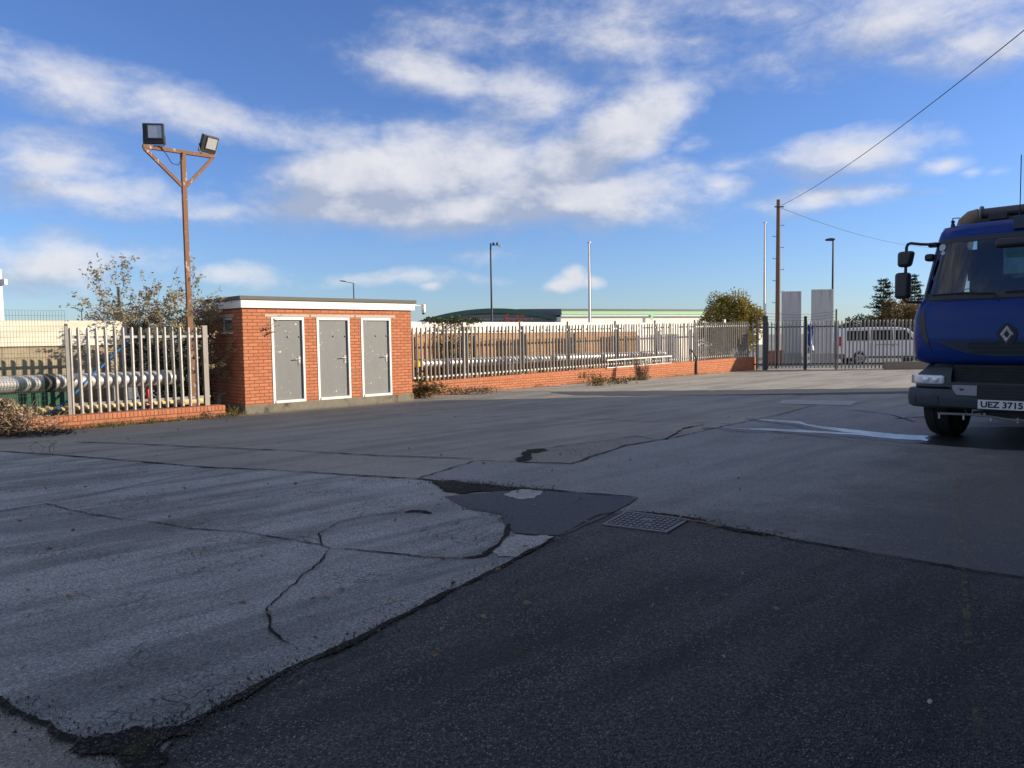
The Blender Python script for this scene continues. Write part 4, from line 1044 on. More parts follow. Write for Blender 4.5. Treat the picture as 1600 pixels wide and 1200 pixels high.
# banner
random.seed(2)
bn = MB(); rows = []
for i in range(10):
    z = 2.0-i*.14; rows.append([Vector((-.16+.36*k/7+.03*math.sin(i*.9)+(.05 if i > 6 else 0), .05*math.sin(k*1.3+i*.6), z-.03*math.sin(k*.9))) for k in range(8)])
bn.grid(rows)
mtb, tb_ = newmat('blue_white_banner'); nb_ = tb_.noise(mapv(tb_, objco(tb_), loc=(1.3, 0, .4)), 2.6, 2)
setb(tb_, col=tb_.mix(tb_.ramp(nb_, .5, .54), (.03, .13, .55), (.75, .76, .8)), rough=.6); 
o = bn.build('banner', mtb, loc=gpt(gs_at(1263), .12), rz=ga, smooth=True, fix=False)
so = o.modifiers.new('thick', 'SOLIDIFY'); so.thickness = .004
tag(o, 'crumpled blue and white cloth banner hung on the dark gate', 'banner')

# concrete sign slabs
def slab(pa, pb, ytop, dist, label, tilt=0):
    p0 = at(pa, 560, dist); p1 = at(pb, 560, dist); wd = p1.x-p0.x; zt = at((pa+pb)/2, ytop, dist).z
    t = thing('concrete_sign_slab', label, 'concrete slab', Vector(((p0.x+p1.x)/2, dist, 0)), R_(3), 'upright concrete slabs behind the gate')
    MB().box(-wd/2, wd/2, 0, .16, .62, zt).build('slab', M['slabc'], t, bevel=.01)
    MB().box(-wd/2-.02, wd/2+.02, -.03, .19, 0, .618).build('base', M['concrete'], t, bevel=.01)
def slabmat():
    mt, t = newmat('streaked_grey_concrete'); co = objco(t)
    st = t.noise(mapv(t, co, scale=(9, 9, .5)), 1.0, 5, .6); n = t.noise(co, 3, 5)
    sz = t('ShaderNodeSeparateXYZ', i={0: co}).outputs[2]
    c = t.mix(n, (.50, .49, .475), (.62, .61, .59))
    c = t.mix(t.math('MULTIPLY', t.ramp(st, .45, .65), t.ramp(sz, 2.6, 3.8, .1, .6)), c, (.16, .15, .14))
    setb(t, col=c, rough=.85)
    return mt
M['slabc'] = slabmat()
slab(1222, 1252, 455, 39.5, 'left upright grey concrete slab behind the gate, next to the telegraph pole')
slab(1268.5, 1301.5, 452, 38, 'right upright grey concrete slab with dark streaked top behind the gate')

# ================================================================== poles
def flagpole(px, ytop, dist, label):
    p = gat(px, dist); zt = at(px, ytop, dist).z
    t = thing('flagpole', label, 'flagpole', p, 0, 'flagpoles beyond the fence')
    MB().tube([(0, 0, 0), (0, 0, zt*.55), (0, 0, zt)], [.075, .06, .04], 12).build('pole', M['white'], t, auto=True)
    MB().lathe([(.03, zt), (.085, zt+.01), (.09, zt+.05), (.03, zt+.07)], None, 12).build('cap', M['white'], t, auto=True)
    MB().tube([(.09, -.02, .9), (.06, -.02, zt-.02)], .006, 5).build('halyard', M['cable'], t)
flagpole(921.8, 380, 34, 'white flagpole standing alone beyond the white wall')
flagpole(1194, 349, 38, 'taller white flagpole next to the telegraph pole')
pw = gat(1215, 41); ztp = at(1214, 312, 41).z
tp_ = thing('telegraph_pole', 'brown wooden telegraph pole with climbing steps by the gate', 'telegraph pole', pw)
MB().tube([(0, 0, 0), (0, 0, ztp*.5), (0, 0, ztp)], [.145, .125, .10], 12).build('pole', M['timber'], tp_, auto=True)
for k in range(12):
    z = ztp-1.35-k*.58; s_ = -1 if k % 2 else 1
    if z < 2: break
    MB().tube([(s_*.10, -.02, z), (s_*.29, -.02, z), (s_*.29, -.02, z+.06)], .016, 5).build('step', M['dark_steel'], tp_)
MB().box(-.24, .24, -.14, -.09, ztp-.42, ztp-.36).build('bracket', M['dark_steel'], tp_)
def wire(name, label, a, b_, sag):
    pts = []
    for i in range(33):
        t = i/32; p = a.lerp(b_, t); p.z -= sag*4*t*(1-t); pts.append(p)
    o = MB().tube(pts, .011, 5).build(name, M['cable'], auto=True); return tag(o, label, 'cable')
wa = pw+Vector((.12, -.14, ztp-.32))
wire('overhead_cable', 'black overhead cable climbing from the telegraph pole to the top right', wa, Vector((8.35, 4.55, 7.75)), .55)
p2 = gat(1500, 72); z2 = at(1500, 386, 72).z
wire('overhead_cable', 'black overhead cable dropping from the telegraph pole towards the truck', wa+Vector((0, .1, -.12)), p2+Vector((0, 0, z2)), .75)
t2 = thing('telegraph_pole', 'distant telegraph pole hidden behind the blue truck', 'telegraph pole', p2)
MB().tube([(0, 0, 0), (0, 0, z2+.2)], [.14, .10], 10).build('pole', M['timber'], t2, auto=True)

def lamp(px, ytop, dist, label, kind, side=-1):
    p = gat(px, dist); zt = at(px, ytop, dist).z
    t = thing('street_lamp' if kind != 'cctv' else 'camera_mast', label, 'street lamp' if kind != 'cctv' else 'camera mast', p)
    MB().tube([(0, 0, 0), (0, 0, zt)], [.11, .07], 10).build('column', M['black_steel'], t, auto=True)
    if kind == 'arm':
        MB().tube([(0, 0, zt-.05), (side*.5, 0, zt+.05), (side*1.1, 0, zt+.18)], .04, 8).build('arm', M['dark_steel'], t, auto=True)
        MB().prism([(0, -.07), (.7, -.05), (.8, .02), (.5, .08), (0, .06)], lambda a, c, s_: Vector((side*(1.0+a), s_, zt+.2+c+a*.12)), -.14, .14).build('lantern', M['dark_steel'], t, bevel=.02)
    elif kind == 'post':
        MB().prism([(-.62, -.06), (-.02, -.08), (.12, .0), (.08, .12), (-.25, .16), (-.62, .10)], lambda a, c, s_: Vector((a, s_, zt+c)), -.16, .16).build('lantern', M['black_steel'], t, bevel=.02)
    else:
        MB().tube([(0, 0, zt-.18), (.75, 0, zt-.18)], .03, 6).build('arm', M['dark_steel'], t, auto=True)
        for x in (.25, .6):
            MB().lathe([(.09, 0), (.12, .1), (.1, .25), (.02, .28)], Matrix.Translation((x, 0, zt-.2)), 10).build('camera', M['dark_steel'], t, auto=True)
        MB().box(.65, .98, -.1, .1, zt-.32, zt-.18).build('camera_box', M['white'], t, bevel=.02)
lamp(555.5, 442, 100, 'distant black street lamp rising behind the brick block roof', 'arm')
lamp(131, 483, 130, 'tiny distant street lamp above the cream topped wall', 'arm')
lamp(769.5, 380, 68, 'tall black camera mast in front of the arched shed', 'cctv')
lamp(1300, 375, 66, 'black street lamp behind the right concrete slab', 'post')
# white pole at far left
pw2 = gat(4, 21); zt = at(2, 421, 21).z
wp = thing('white_pole', 'stout white pole with a small box at the far left edge', 'pole', pw2)
MB().tube([(0, 0, 0), (0, 0, zt)], .085, 12).build('shaft', M['white'], wp, auto=True)
MB().box(.085, .21, -.06, .06, zt-.42, zt-.26).build('box', M['white'], wp, bevel=.01)
tag(MB().box(-.05, .05, -.05, .05, 0, at(190, 448, 40).z).build('dark_post', M['dark_steel'], loc=gat(190, 40)), 'thin dark post seen through the straggly shrub', 'post')

# ================================================================== distant sheds
M['shed_grey'] = simple('dark_grey_profiled_cladding', (.12, .125, .13), .5, .2, .1, 1)
def clad(name, c, pitch=3.0):
    mt, t = newmat(name); co = objco(t); z = t('ShaderNodeSeparateXYZ', i={0: co}).outputs[2]
    s_ = t.math('SINE', t.math('MULTIPLY', z, 6.283*pitch))
    setb(t, col=t.mix(t.ramp(s_, -.8, .4), tuple(x*.55 for x in c), c), rough=.5)
    return mt
M['shed_clad'] = clad('grey_horizontal_cladding', (.23, .24, .245), 2.2)
M['shed_green'] = simple('dark_green_roof_edge', (.045, .105, .085), .45, .1, .1, 2)
M['lite_green'] = simple('pale_green_gutter', (.33, .62, .36), .5, 0, .05, 2)
DS = 105
pc = at(771, 560, DS); zt = at(771, 482, DS).z; hw = (at(876, 560, DS).x-at(664, 560, DS).x)/2
arch = thing('arched_shed', 'long grey shed with a dark green arched roof beyond the white wall', 'shed', Vector((pc.x, DS, 0)), R_(4))
ze = at(876, 496, DS).z
W2 = hw*1.28
def az_(x): return zt-(zt-ze)*(x/hw)**2
prof = [(W2*(i/12-1) if i <= 12 else 0, 0) for i in range(1)]
xs_ = [-W2+(hw+W2)*i/28 for i in range(29)]
poly = [(x, az_(x)-.62) for x in xs_]
MB().prism(poly+[(hw, 0), (-W2, 0)], lambda a, c, s_: Vector((a, s_, c)), 0, 40).build('wall', M['shed_clad'], arch)
rb = MB(); rows = [[Vector((x, y, az_(x)+dz)) for x in xs_] for y, dz in ((-.6, -.62), (-.6, 0), (41, 0), (41, -.62))]
rb.grid(rows, False); rb.build('roof', M['shed_green'], arch, auto=True)
pa = at(877, 560, 104); pb_ = at(1192, 560, 120)
dv = Vector((pb_.x-pa.x, pb_.y-pa.y, 0)); Ls = dv.length; aa = math.atan2(dv.y, dv.x)
shd = thing('long_shed', 'long white shed with pale green gutter lines beyond the wall', 'shed', Vector((pa.x, pa.y, 0)), aa)
za = at(877, 494, 104).z
MB().box(0, Ls, 0, 30, 0, za-.1).build('wall', M['white_wall'], shd)
MB().box(-.1, Ls+.1, -.35, -.002, za-.05, za+.12).build('gutter', M['white'], shd)
MB().box(-.1, Ls+.1, -.42, -.06, za+.18, za+.66).build('fascia', M['lite_green'], shd)
MB().prism([(-.2, za+.13), (30, za+.13), (30, za+1.5), (12, za+1.45), (-.3, za+.98), (-.3, za+.68)], lambda a, c, s_: Vector((s_, a, c)), -.12, Ls+.12).build('roof', M['shed_grey'], shd)
MB().box(Ls*.40, Ls*.40+.4, -.47, -.425, za-.6, za+.2).build('downpipe', M['lite_green'], shd)

# ================================================================== unseen warehouse added to shade the yard (right of and behind the camera)
hx = 12.15; Pe = W(hx, 16.02)+Vector((math.sin(SUN_AZ), math.cos(SUN_AZ), 0))*0
saz = Vector((math.sin(SUN_AZ), math.cos(SUN_AZ), 0)); vW = -2.6
tt = (16.02-vW)/-(saz.dot(E2)); Pe = W(hx, 16.02)+saz*tt
HW = tt*math.tan(SUN_EL)
uE = Pe.dot(E1)
wh = thing('shade_warehouse', 'tall grey unseen warehouse added right of the yard to shade it', 'shade_warehouse', W(uE, vW), ANG)
M['wh_clad'] = clad('dark_grey_shade_warehouse_cladding', (.10, .11, .12), 4)
MB().box(-62, 0, -24, 0, 0, HW-.02).build('wall', M['wh_clad'], wh)
MB().box(-62.1, .1, -24.1, .1, HW-.02, HW+.0).build('roof', M['shed_grey'], wh)
MB().box(-34, -29.5, .002, .05, 0, 4.2).build('added_roller_door', M['galv_dull'], wh)
MB().box(-62, 7.6-uE, .002, 4.3, 4.35, 4.55).build('shade_canopy', M['shed_grey'], wh)  # unseen canopy added to darken the near right of the yard
for k in range(5):
    x = 7.0-uE-k*6.5
    MB().sqtube((x, .05, 6.6), (x, 4.1, 4.57), .07).build('shade_canopy_tie', M['dark_steel'], wh)  # ties of the added canopy

# ================================================================== blue truck
M['blue'], tb_ = newmat('blue_truck_paint')
nb_ = tb_.noise(objco(tb_), 3, 5, .6); nf = tb_.noise(objco(tb_), 38, 4, .65)
setb(tb_, col=tb_.mix(tb_.ramp(nf, .62, .8, 0, .25), tb_.mix(nb_, (.002, .028, .16), (.003, .034, .20)), (.05, .07, .12)), rough=tb_.ramp(nb_, .3, .7, .30, .45), coat=.18, spec=.2)
tb_.b.inputs['Coat Roughness'].default_value = .08
M['interior'] = simple('dark_cab_interior', (.022, .024, .028), .85)
M['grille'] = simple('grille_black_blue', (.012, .024, .055), .45, 0, .15, 9)
M['silver'] = simple('silver_trim', (.82, .82, .83), .3, .35, .06, 9)
M['grey_insert'] = simple('light_grey_insert', (.30, .31, .32), .45, .3, .08, 6)
M['plate'] = simple('white_number_plate', (.78, .78, .75), .4, 0, .03, 8, dirt=((.5, .48, .42), .3))
M['plate_text'] = simple('black_lettering', (.008, .008, .01), .5)
M['duct'] = simple('tan_brown_duct', (.20, .155, .10), .7, 0, .25, 6)
M['hopper'] = simple('dull_white_hopper', (.50, .50, .47), .5, 0, .1, 3, dirt=((.2, .18, .14), .6))
TC = ray(1573, 560)*10.5; TC.z = 0
trk = thing('blue_truck', 'blue lorry cab with black mirrors parked in the shade at the right edge', 'truck', TC, ANG-math.pi/2)
SEC = [(1.12, 1.12, .13), (1.16, 1.22, .05), (1.22, 1.27, .01), (1.45, 1.285, -.01), (1.65, 1.29, 0), (1.82, 1.285, .015), (1.95, 1.25, .035), (2.04, 1.215, .06), (2.10, 1.19, .085), (2.5, 1.125, .165), (2.92, 1.055, .25), (2.98, 1.048, .27), (3.06, 1.035, .31), (3.13, 1.0, .38), (3.165, .93, .52)]
NE = 4.8; DD = .5
def sec(z):
    if z <= SEC[0][0]: return SEC[0][1:]
    for a, c in zip(SEC, SEC[1:]):
        if z <= c[0]:
            t = (z-a[0])/(c[0]-a[0]); return a[1]+(c[1]-a[1])*t, a[2]+(c[2]-a[2])*t
    return SEC[-1][1:]
def fy(x, z):
    w_, f_ = sec(z); q = min(1, abs(x)/w_)
    return f_+DD*(1-(max(0, 1-q**NE))**(1/NE))
NF = 36; YB = 2.02
def ring(z):
    w_, f_ = sec(z); pts = []
    for y in (YB, 1.72, 1.40, 1.05, .80): pts.append((-w_, y))
    for i in range(NF+1):
        t = math.pi*(1-i/NF)
        cx_, sx_ = math.cos(t), math.sin(t)
        pts.append((w_*math.copysign(abs(cx_)**(2/NE), cx_), f_+DD*(1-abs(sx_)**(2/NE))))
    for y in (.80, 1.05, 1.40, 1.72, YB): pts.append((w_, y))
    return pts
zs = [1.12, 1.14, 1.16, 1.22, 1.35, 1.5, 1.65, 1.82, 1.95, 2.04, 2.10, 2.14, 2.3, 2.5, 2.7, 2.90, 2.98, 3.02, 3.06, 3.10, 3.13, 3.165]
rings = [[Vector((x, y, z)) for x, y in ring(z)] for z in zs]
cbm = MB(); n = len(rings[0]); cbm.v = [p for r in rings for p in r]
j0 = 5; jw0 = j0+8; jw1 = j0+NF-8
for i in range(len(zs)-1):
    zm = (zs[i]+zs[i+1])/2
    for j in range(n-1):
        if 2.14 < zm < 2.90 and jw0 <= j < jw1: continue           # windscreen opening
        if 2.14 < zm < 2.90 and (j in (1, 2, 3) or j in (n-3, n-4, n-5)): continue   # side windows
        cbm.f.append((i*n+j, i*n+j+1, (i+1)*n+j+1, (i+1)*n+j))
# roof closing and back wall with its window
k = (len(zs)-1)*n
cbm.f.append(tuple(k+j for j in range(n)))
body = cbm.build('cab_body', M['blue'], trk, auto=True)
so = body.modifiers.new('thick', 'SOLIDIFY'); so.thickness = .03; so.offset = -1
bk = MB()
bk.box(-1.05, 1.05, YB-.03, YB, 1.14, 2.42).box(-.95, .95, YB-.03, YB, 2.92, 3.14).box(-1.08, -.58, YB-.03, YB, 2.42, 2.92).box(.58, 1.08, YB-.03, YB, 2.42, 2.92)
bk.build('back_wall', M['interior'], trk)
MB().box(-.58, .58, YB-.02, YB-.012, 2.42, 2.92).build('rear_window', M['glass'], trk)
it = MB().box(-1.1, 1.1, .25, YB-.04, 1.2, 1.26).box(-1.12, 1.12, .22, .62, 1.7, 2.07)
for sx in (-.62, .62):
    it.box(sx-.26, sx+.26, 1.05, 1.55, 1.26, 1.85).box(sx-.26, sx+.26, 1.5, 1.66, 1.85, 2.45).box(sx-.14, sx+.14, 1.53, 1.64, 2.48, 2.68)
it.build('interior', M['interior'], trk, bevel=.03)
MB().lathe([(.23, -.015), (.25, 0), (.23, .015)], Matrix.Translation((.62, .78, 2.12)) @ Matrix.Rotation(R_(-35), 4, 'X'), 20).build('steering_wheel', M['black_plastic'], trk)
# windscreen glass follows the shell
def patch(zlo, zhi, xlo, xhi, off, nz=10, nx=24, frac=False):
    rows = []
    for i in range(nz+1):
        z = zlo+(zhi-zlo)*i/nz; w_ = sec(z)[0]; row = []
        for j in range(nx+1):
            a = xlo(z) if callable(xlo) else xlo; c = xhi(z) if callable(xhi) else xhi
            x = a+(c-a)*j/nx
            if frac: x *= w_
            row.append(Vector((x, fy(x, z)-off, z)))
        rows.append(row)
    return rows
gl_ = MB().grid(patch(2.115, 2.925, -.962, .962, .004, 10, 30, True)); ws = gl_.build('windscreen', M['glass'], trk, smooth=True)
# black seal round the windscreen
se = MB()
for (a, c, x0, x1) in ((2.055, 2.15, -.985, .985), (2.885, 2.945, -.99, .99)): se.grid(patch(a, c, x0, x1, .009, 3, 30, True))
for s_ in (-1, 1): se.grid(patch(2.12, 2.92, s_*.93, s_*.996, .009, 8, 6, True))
se.build('windscreen_seal', M['black_plastic'], trk, smooth=True)
for s_ in (-1, 1):
    sw = MB().add([(s_*(sec(z)[0]-.012), y, z) for y, z in ((.78, 2.13), (1.74, 2.13), (1.74, 2.9), (.84, 2.9))], [(0, 1, 2, 3)]).build('side_window', M['glass'], trk)
    db_ = MB()
    for (y0, z0, y1, z1) in ((.72, 1.25, .72, 2.1), (1.8, 1.25, 1.8, 2.9), (.72, 1.25, 1.8, 1.25)):
        db_.sqtube((s_*(sec(z0)[0]+.001), y0, z0), (s_*(sec(z1)[0]+.001), y1, z1), .01)
    db_.build('door_seam', M['black_plastic'], trk)
    MB().box(s_*1.285-.02, s_*1.285+.02, 1.5, 1.68, 1.72, 1.78).build('door_handle', M['black_plastic'], trk, bevel=.008)
# stickers on the windscreen
def disc(x, z, r, mat, name, parent):
    b = MB(); c = [Vector((x+r*math.cos(a*.3927), 0, z+r*math.sin(a*.3927))) for a in range(16)]
    b.add([Vector((p.x, fy(p.x, p.z)-.0075, p.z)) for p in c], [tuple(range(16))]); b.build(name, mat, parent)
M['sticker'] = simple('pale_sticker', (.45, .5, .5), .6)
disc(-.925, 2.83, .052, M['sticker'], 'sticker', ws); disc(-.905, 2.745, .03, M['sticker'], 'sticker', ws)
# crescent inlets, seams
def sheetpoly(pts, off, mat, name, parent, sx=1, sub=0):
    b = MB(); P = []
    m_ = len(pts)
    for i in range(m_):
        a, c = pts[i], pts[(i+1) % m_]
        for j in range(4): P.append((a[0]+(c[0]-a[0])*j/4, a[1]+(c[1]-a[1])*j/4))
    bm = bmesh.new(); vs = [bm.verts.new((sx*x, fy(x, z)-off, z)) for x, z in P]
    es = [bm.edges.new((vs[i], vs[(i+1) % len(vs)])) for i in range(len(vs))]
    bmesh.ops.triangle_fill(bm, use_beauty=True, edges=es)
    bmesh.ops.recalc_face_normals(bm, faces=bm.faces)
    me = bpy.data.meshes.new(name); bm.to_mesh(me); bm.free(); me.materials.append(mat)
    o = bpy.data.objects.new(name, me); COL.objects.link(o); o.parent = parent
    so = o.modifiers.new('thick', 'SOLIDIFY'); so.thickness = .004
    return o
cres = [(-1.085, 1.95), (-1.165, 1.85), (-1.17, 1.72), (-1.12, 1.56), (-1.04, 1.44), (-.985, 1.37), (-1.0, 1.46), (-1.03, 1.56), (-1.06, 1.68), (-1.075, 1.82)]
for s_ in (1, -1):
    sheetpoly(cres, .005, M['black_plastic'], 'air_inlet', trk, s_)
    seam = [(-1.08, 2.03), (-1.075, 1.82), (-1.05, 1.64), (-1.0, 1.45), (-.965, 1.3), (-.95, 1.16)]
    MB().tube([(s_*x, fy(x, z)-.001, z) for x, z in seam], .006, 5).build('panel_seam', M['black_plastic'], trk)
# bonnet panel edge line under the windscreen
MB().tube([(x, fy(x, 2.04)-.001, 2.04) for x in [i*.1-1.0 for i in range(21)]], .006, 5).build('panel_seam', M['black_plastic'], trk)
# smile shaped grille
def gtop(x): return 1.468+(.0 if abs(x) > .2 else -.055*(1-abs(x)/.2)**.8)
def gbot(x): return 1.25+.222*(abs(x)/.915)**2.6
gpts = [(x, gbot(x)) for x in [i*.0915-.915 for i in range(21)]]+[(x, gtop(x)) for x in (.8, .6, .4, .25, .2, .12, 0, -.12, -.2, -.25, -.4, -.6, -.8)]
sheetpoly(gpts, .008, M['grille'], 'grille', trk)
for z0, z1 in ((1.285, 1.325), (1.345, 1.385), (1.405, 1.44)):
    xm_ = .43 if z0 < 1.3 else .47
    MB().grid(patch(z0, z1, -xm_, xm_, .0125, 2, 20)).build('grille_slot', M['plate_text'], trk)
for x in (-.23, .23): MB().grid(patch(1.28, 1.45, x-.006, x+.006, .0155, 4, 2)).build('grille_bar', M['grille'], trk)
# radiator badge: silver lozenge on a black backing
bd = MB().prism([(0, 1.705), (.105, 1.62), (.125, 1.55), (.105, 1.48), (.04, 1.40), (-.04, 1.40), (-.105, 1.48), (-.125, 1.55), (-.105, 1.62)], lambda a, c, s_: Vector((a, fy(0, 1.55)-.004-s_, c)), -.02, .012).build('badge_backing', M['plate_text'], trk)
oy = fy(0, 1.55)-.018
outer = [(0, 1.668), (.082, 1.548), (0, 1.428), (-.082, 1.548)]; inner = [(0, 1.60), (.034, 1.548), (0, 1.496), (-.034, 1.548)]; midp = [(0, 1.634), (.058, 1.548), (0, 1.462), (-.058, 1.548)]
lg = MB()
rows = [[Vector((a, oy, c)) for a, c in outer], [Vector((a, oy-.034, c)) for a, c in midp], [Vector((a, oy, c)) for a, c in inner]]
lg.grid(rows, True); lg.build('badge', M['silver'], bd, fix=False)
# lower front: recess, wings, bumper
MB().box(-.95, .95, .14, .9, .6, 1.13).build('radiator_recess', M['plate_text'], trk)
sl = MB()
for k in range(5): sl.box(-.7, .7, .115, .135, .90+k*.042, .918+k*.042)
sl.build('recess_slats', M['interior'], trk)
def bprof(w_, f_, D=.42, N=5.0, n_=26):
    out = []
    for i in range(n_+1):
        t = math.pi*(1-i/n_); cx_, sx_ = math.cos(t), math.sin(t)
        out.append((w_*math.copysign(abs(cx_)**(2/N), cx_), f_+D*(1-abs(sx_)**(2/N))))
    return out
bp = MB(); rows = []
for z, w_, f_ in ((.485, 1.25, .10), (.49, 1.29, .03), (.52, 1.325, -.015), (.62, 1.335, -.03), (.74, 1.33, -.025), (.765, 1.32, -.012), (.775, 1.28, .05)):
    r = [(-w_, .85)]+bprof(w_, f_)+[(w_, .85)]; rows.append([Vector((x, y, z)) for x, y in r])
bp.grid(rows); n_ = len(rows[0]); bp.f.append(tuple(range(n_))); bp.f.append(tuple(len(bp.v)-n_+j for j in range(n_)))
bump_o = bp.build('bumper', M['grey_plastic'], trk, auto=True)
cb_ = MB().prism([(-.70, .775), (-.70, .875), (.70, .875), (.70, .775)], lambda a, c, s_: Vector((a, s_, c)), .005, .2).build('bumper_top', M['grey_plastic'], trk, bevel=.012)
for s_ in (-1, 1):
    wg = MB(); rows = []
    for z, w_, f_ in ((.778, 1.285, .05), (.80, 1.30, .03), (.97, 1.28, .05), (1.06, 1.17, .09), (1.115, 1.13, .12)):
        r = [(x, y) for x, y in bprof(w_, f_, .42, 5, 40) if x <= -.70]; r = [(-w_, .8)]+r
        # keep equal counts
        xs2 = [(-w_, .8)]+[(-w_+(w_-.70)*(1-(1-q/12)**2.2), 0) for q in range(13)]
        row = []
        for q, (x, y) in enumerate(xs2):
            if q: u_ = min(1, abs(x)/w_); y = f_+.42*(1-max(0, 1-u_**5)**.2)
            row.append(Vector((s_*x*-1 if s_ > 0 else x, y, z)))
        rows.append(row)
    wg.grid(rows)
    o = wg.build('front_wing', M['grey_plastic'], trk, auto=True); so = o.modifiers.new('thick', 'SOLIDIFY'); so.thickness = .02
    def wy(x, z): return .04+.42*(1-max(0, 1-min(1, abs(x)/1.295)**5)**.2)
    hl = MB(); rows = []
    for i in range(5):
        z = .835+(.965-.835)*i/4; row = []
        for j in range(13):
            x = .785+(1.278-.785)*j/12
            zz_ = z
            if j == 0: zz_ = .90+(z-.90)*.75
            row.append(Vector((s_*x, wy(x, z)-.016, zz_)))
        rows.append(row)
    hl.grid(rows); ho = hl.build('headlight', M['head'], trk, smooth=True); so = ho.modifiers.new('thick', 'SOLIDIFY'); so.thickness = .012
    hb_ = MB()
    for x, r in ((.90, .05), (1.03, .058)):
        hb_.lathe([(.012, .018), (r*.6, .012), (r, 0)], Matrix.Translation((s_*x, wy(x, .9)-.018, .90)) @ Matrix.Rotation(R_(90), 4, 'X'), 16)
    hb_.build('reflector', M['silver'], ho, auto=True)
    MB().box(s_*1.245-.02, s_*1.245+.02, .0, .03, .845, .955).build('indicator', simple('clear_orange_indicator', (.55, .38, .30), .2), ho, loc=(0, wy(1.25, .9)-.03, 0))
    fo = MB().prism([(-.60, .69), (-.655, .77), (-.66, .835), (-.34, .835), (-.34, .69)], lambda a, c, q: Vector((-s_*a, q, c)), -.042, .03).build('bumper_insert', M['grey_insert'], trk, bevel=.006)
    MB().prism([(-.54, .755), (-.57, .785), (-.50, .785), (-.515, .77)], lambda a, c, q: Vector((-s_*a, q, c)), -.046, -.0425).build('insert_hole', M['plate_text'], fo)
    rc = MB().box(-.17, .17, -.004, 0, .54, .67); 
    MB().sqtube((s_*1.17, .028, .545), (s_*.85, -.026, .545), .006).sqtube((s_*1.17, .028, .665), (s_*.85, -.024, .665), .006).sqtube((s_*.85, -.028, .545), (s_*.85, -.028, .665), .006).sqtube((s_*1.17, .028, .545), (s_*1.17, .028, .665), .006).build('bumper_step_outline', M['plate_text'], bump_o)
cg = MB().box(-.335, .335, -.034, -.002, .66, .845).build('lower_grille', M['plate_text'], trk)
g2 = MB()
for k in range(4): g2.box(-.33, .33, -.039, -.0345, .69+k*.042, .70+k*.042)
g2.build('lower_grille_bars', M['black_plastic'], cg)
# number plate
pl_ = MB().box(-.326, .252, -.052, -.046, .515, .642).build('number_plate', M['plate'], trk, bevel=.002)
MB().box(-.34, .266, -.046, -.03, .505, .652).build('plate_holder', M['black_plastic'], trk)
cu = bpy.data.curves.new('plate_text', 'FONT'); cu.body = 'UEZ 3715'; cu.size = .132; cu.align_x = 'CENTER'; cu.align_y = 'CENTER'; cu.extrude = .0008; cu.offset = .0042
to = bpy.data.objects.new('plate_text', cu); COL.objects.link(to)
dg = bpy.context.evaluated_depsgraph_get(); me = bpy.data.meshes.new_from_object(to.evaluated_get(dg)); bpy.data.objects.remove(to)
xs_v = [v.co.x for v in me.vertices]; ys_v = [v.co.y for v in me.vertices]
sx_ = .505/(max(xs_v)-min(xs_v)); sy_ = .090/(max(ys_v)-min(ys_v)); cx0 = (max(xs_v)+min(xs_v))/2; cy0 = (max(ys_v)+min(ys_v))/2
for v in me.vertices: v.co = Vector(((v.co.x-cx0)*sx_, (v.co.y-cy0)*sy_, v.co.z))
me.materials.clear(); me.materials.append(M['plate_text']); me.name = 'plate_lettering'
o = bpy.data.objects.new('plate_lettering', me); COL.objects.link(o); o.parent = pl_
o.rotation_euler = (R_(90), 0, 0); o.location = (-.037, -.0535, .5785)
# mirrors
def blob(name, x0, x1, y0, y1, z0, z1, mat, parent, bev=.045, taper=0, sx=1):
    b = MB()
    vs = [(x0, y0, z0), (x1, y0, z0), (x1, y1, z0), (x0, y1, z0), (x0-0, y0, z1), (x1, y0, z1), (x1, y1, z1), (x0, y1, z1)]
    vs = [(x+(taper if (z == z0 and x == x1) else 0), y, z) for x, y, z in vs]
    b.add([(sx*x, y, z) for x, y, z in vs], [(0, 3, 2, 1), (4, 5, 6, 7), (0, 1, 5, 4), (1, 2, 6, 5), (2, 3, 7, 6), (3, 0, 4, 7)])
    return b.build(name, mat, parent, bevel=bev, auto=True, seg=4)
for s_ in (1, -1):
    MB().tube([(s_*-1.02, .34, 2.885), (s_*-1.20, .24, 2.90), (s_*-1.33, .2, 2.925), (s_*-1.37, .2, 2.915), (s_*-1.39, .2, 2.87), (s_*-1.395, .2, 2.6), (s_*-1.41, .2, 2.2), (s_*-1.42, .2, 2.09), (s_*-1.37, .2, 2.05), (s_*-1.19, .3, 2.045)], .022, 10).build('mirror_arm', M['black_plastic'], trk, auto=True)
    MB().box(-.06, .06, -.04, .06, -.035, .035).build('arm_mount', M['black_plastic'], trk, loc=(s_*-1.07, .36, 2.885), bevel=.01)
    a = blob('mirror', -1.505, -1.27, .13, .27, 2.575, 2.81, M['black_plastic'], trk, .05, -.05, s_)
    c = blob('mirror', -1.535, -1.325, .12, .28, 2.10, 2.495, M['black_plastic'], trk, .05, 0, s_)
    for par, (xa, xb, zc, zd) in ((a, (-1.47, -1.33, 2.62, 2.78)), (c, (-1.50, -1.36, 2.15, 2.45))):
        MB().box(min(s_*xa, s_*xb), max(s_*xa, s_*xb), .27+(.012 if par is c else .002), .285+(.002 if par is c else 0), zc, zd).build('mirror_glass', M['silver'], par)
    blob('kerb_mirror', -1.19, -1.06, .33, .50, 2.65, 2.76, M['black_plastic'], trk, .04, 0, s_)
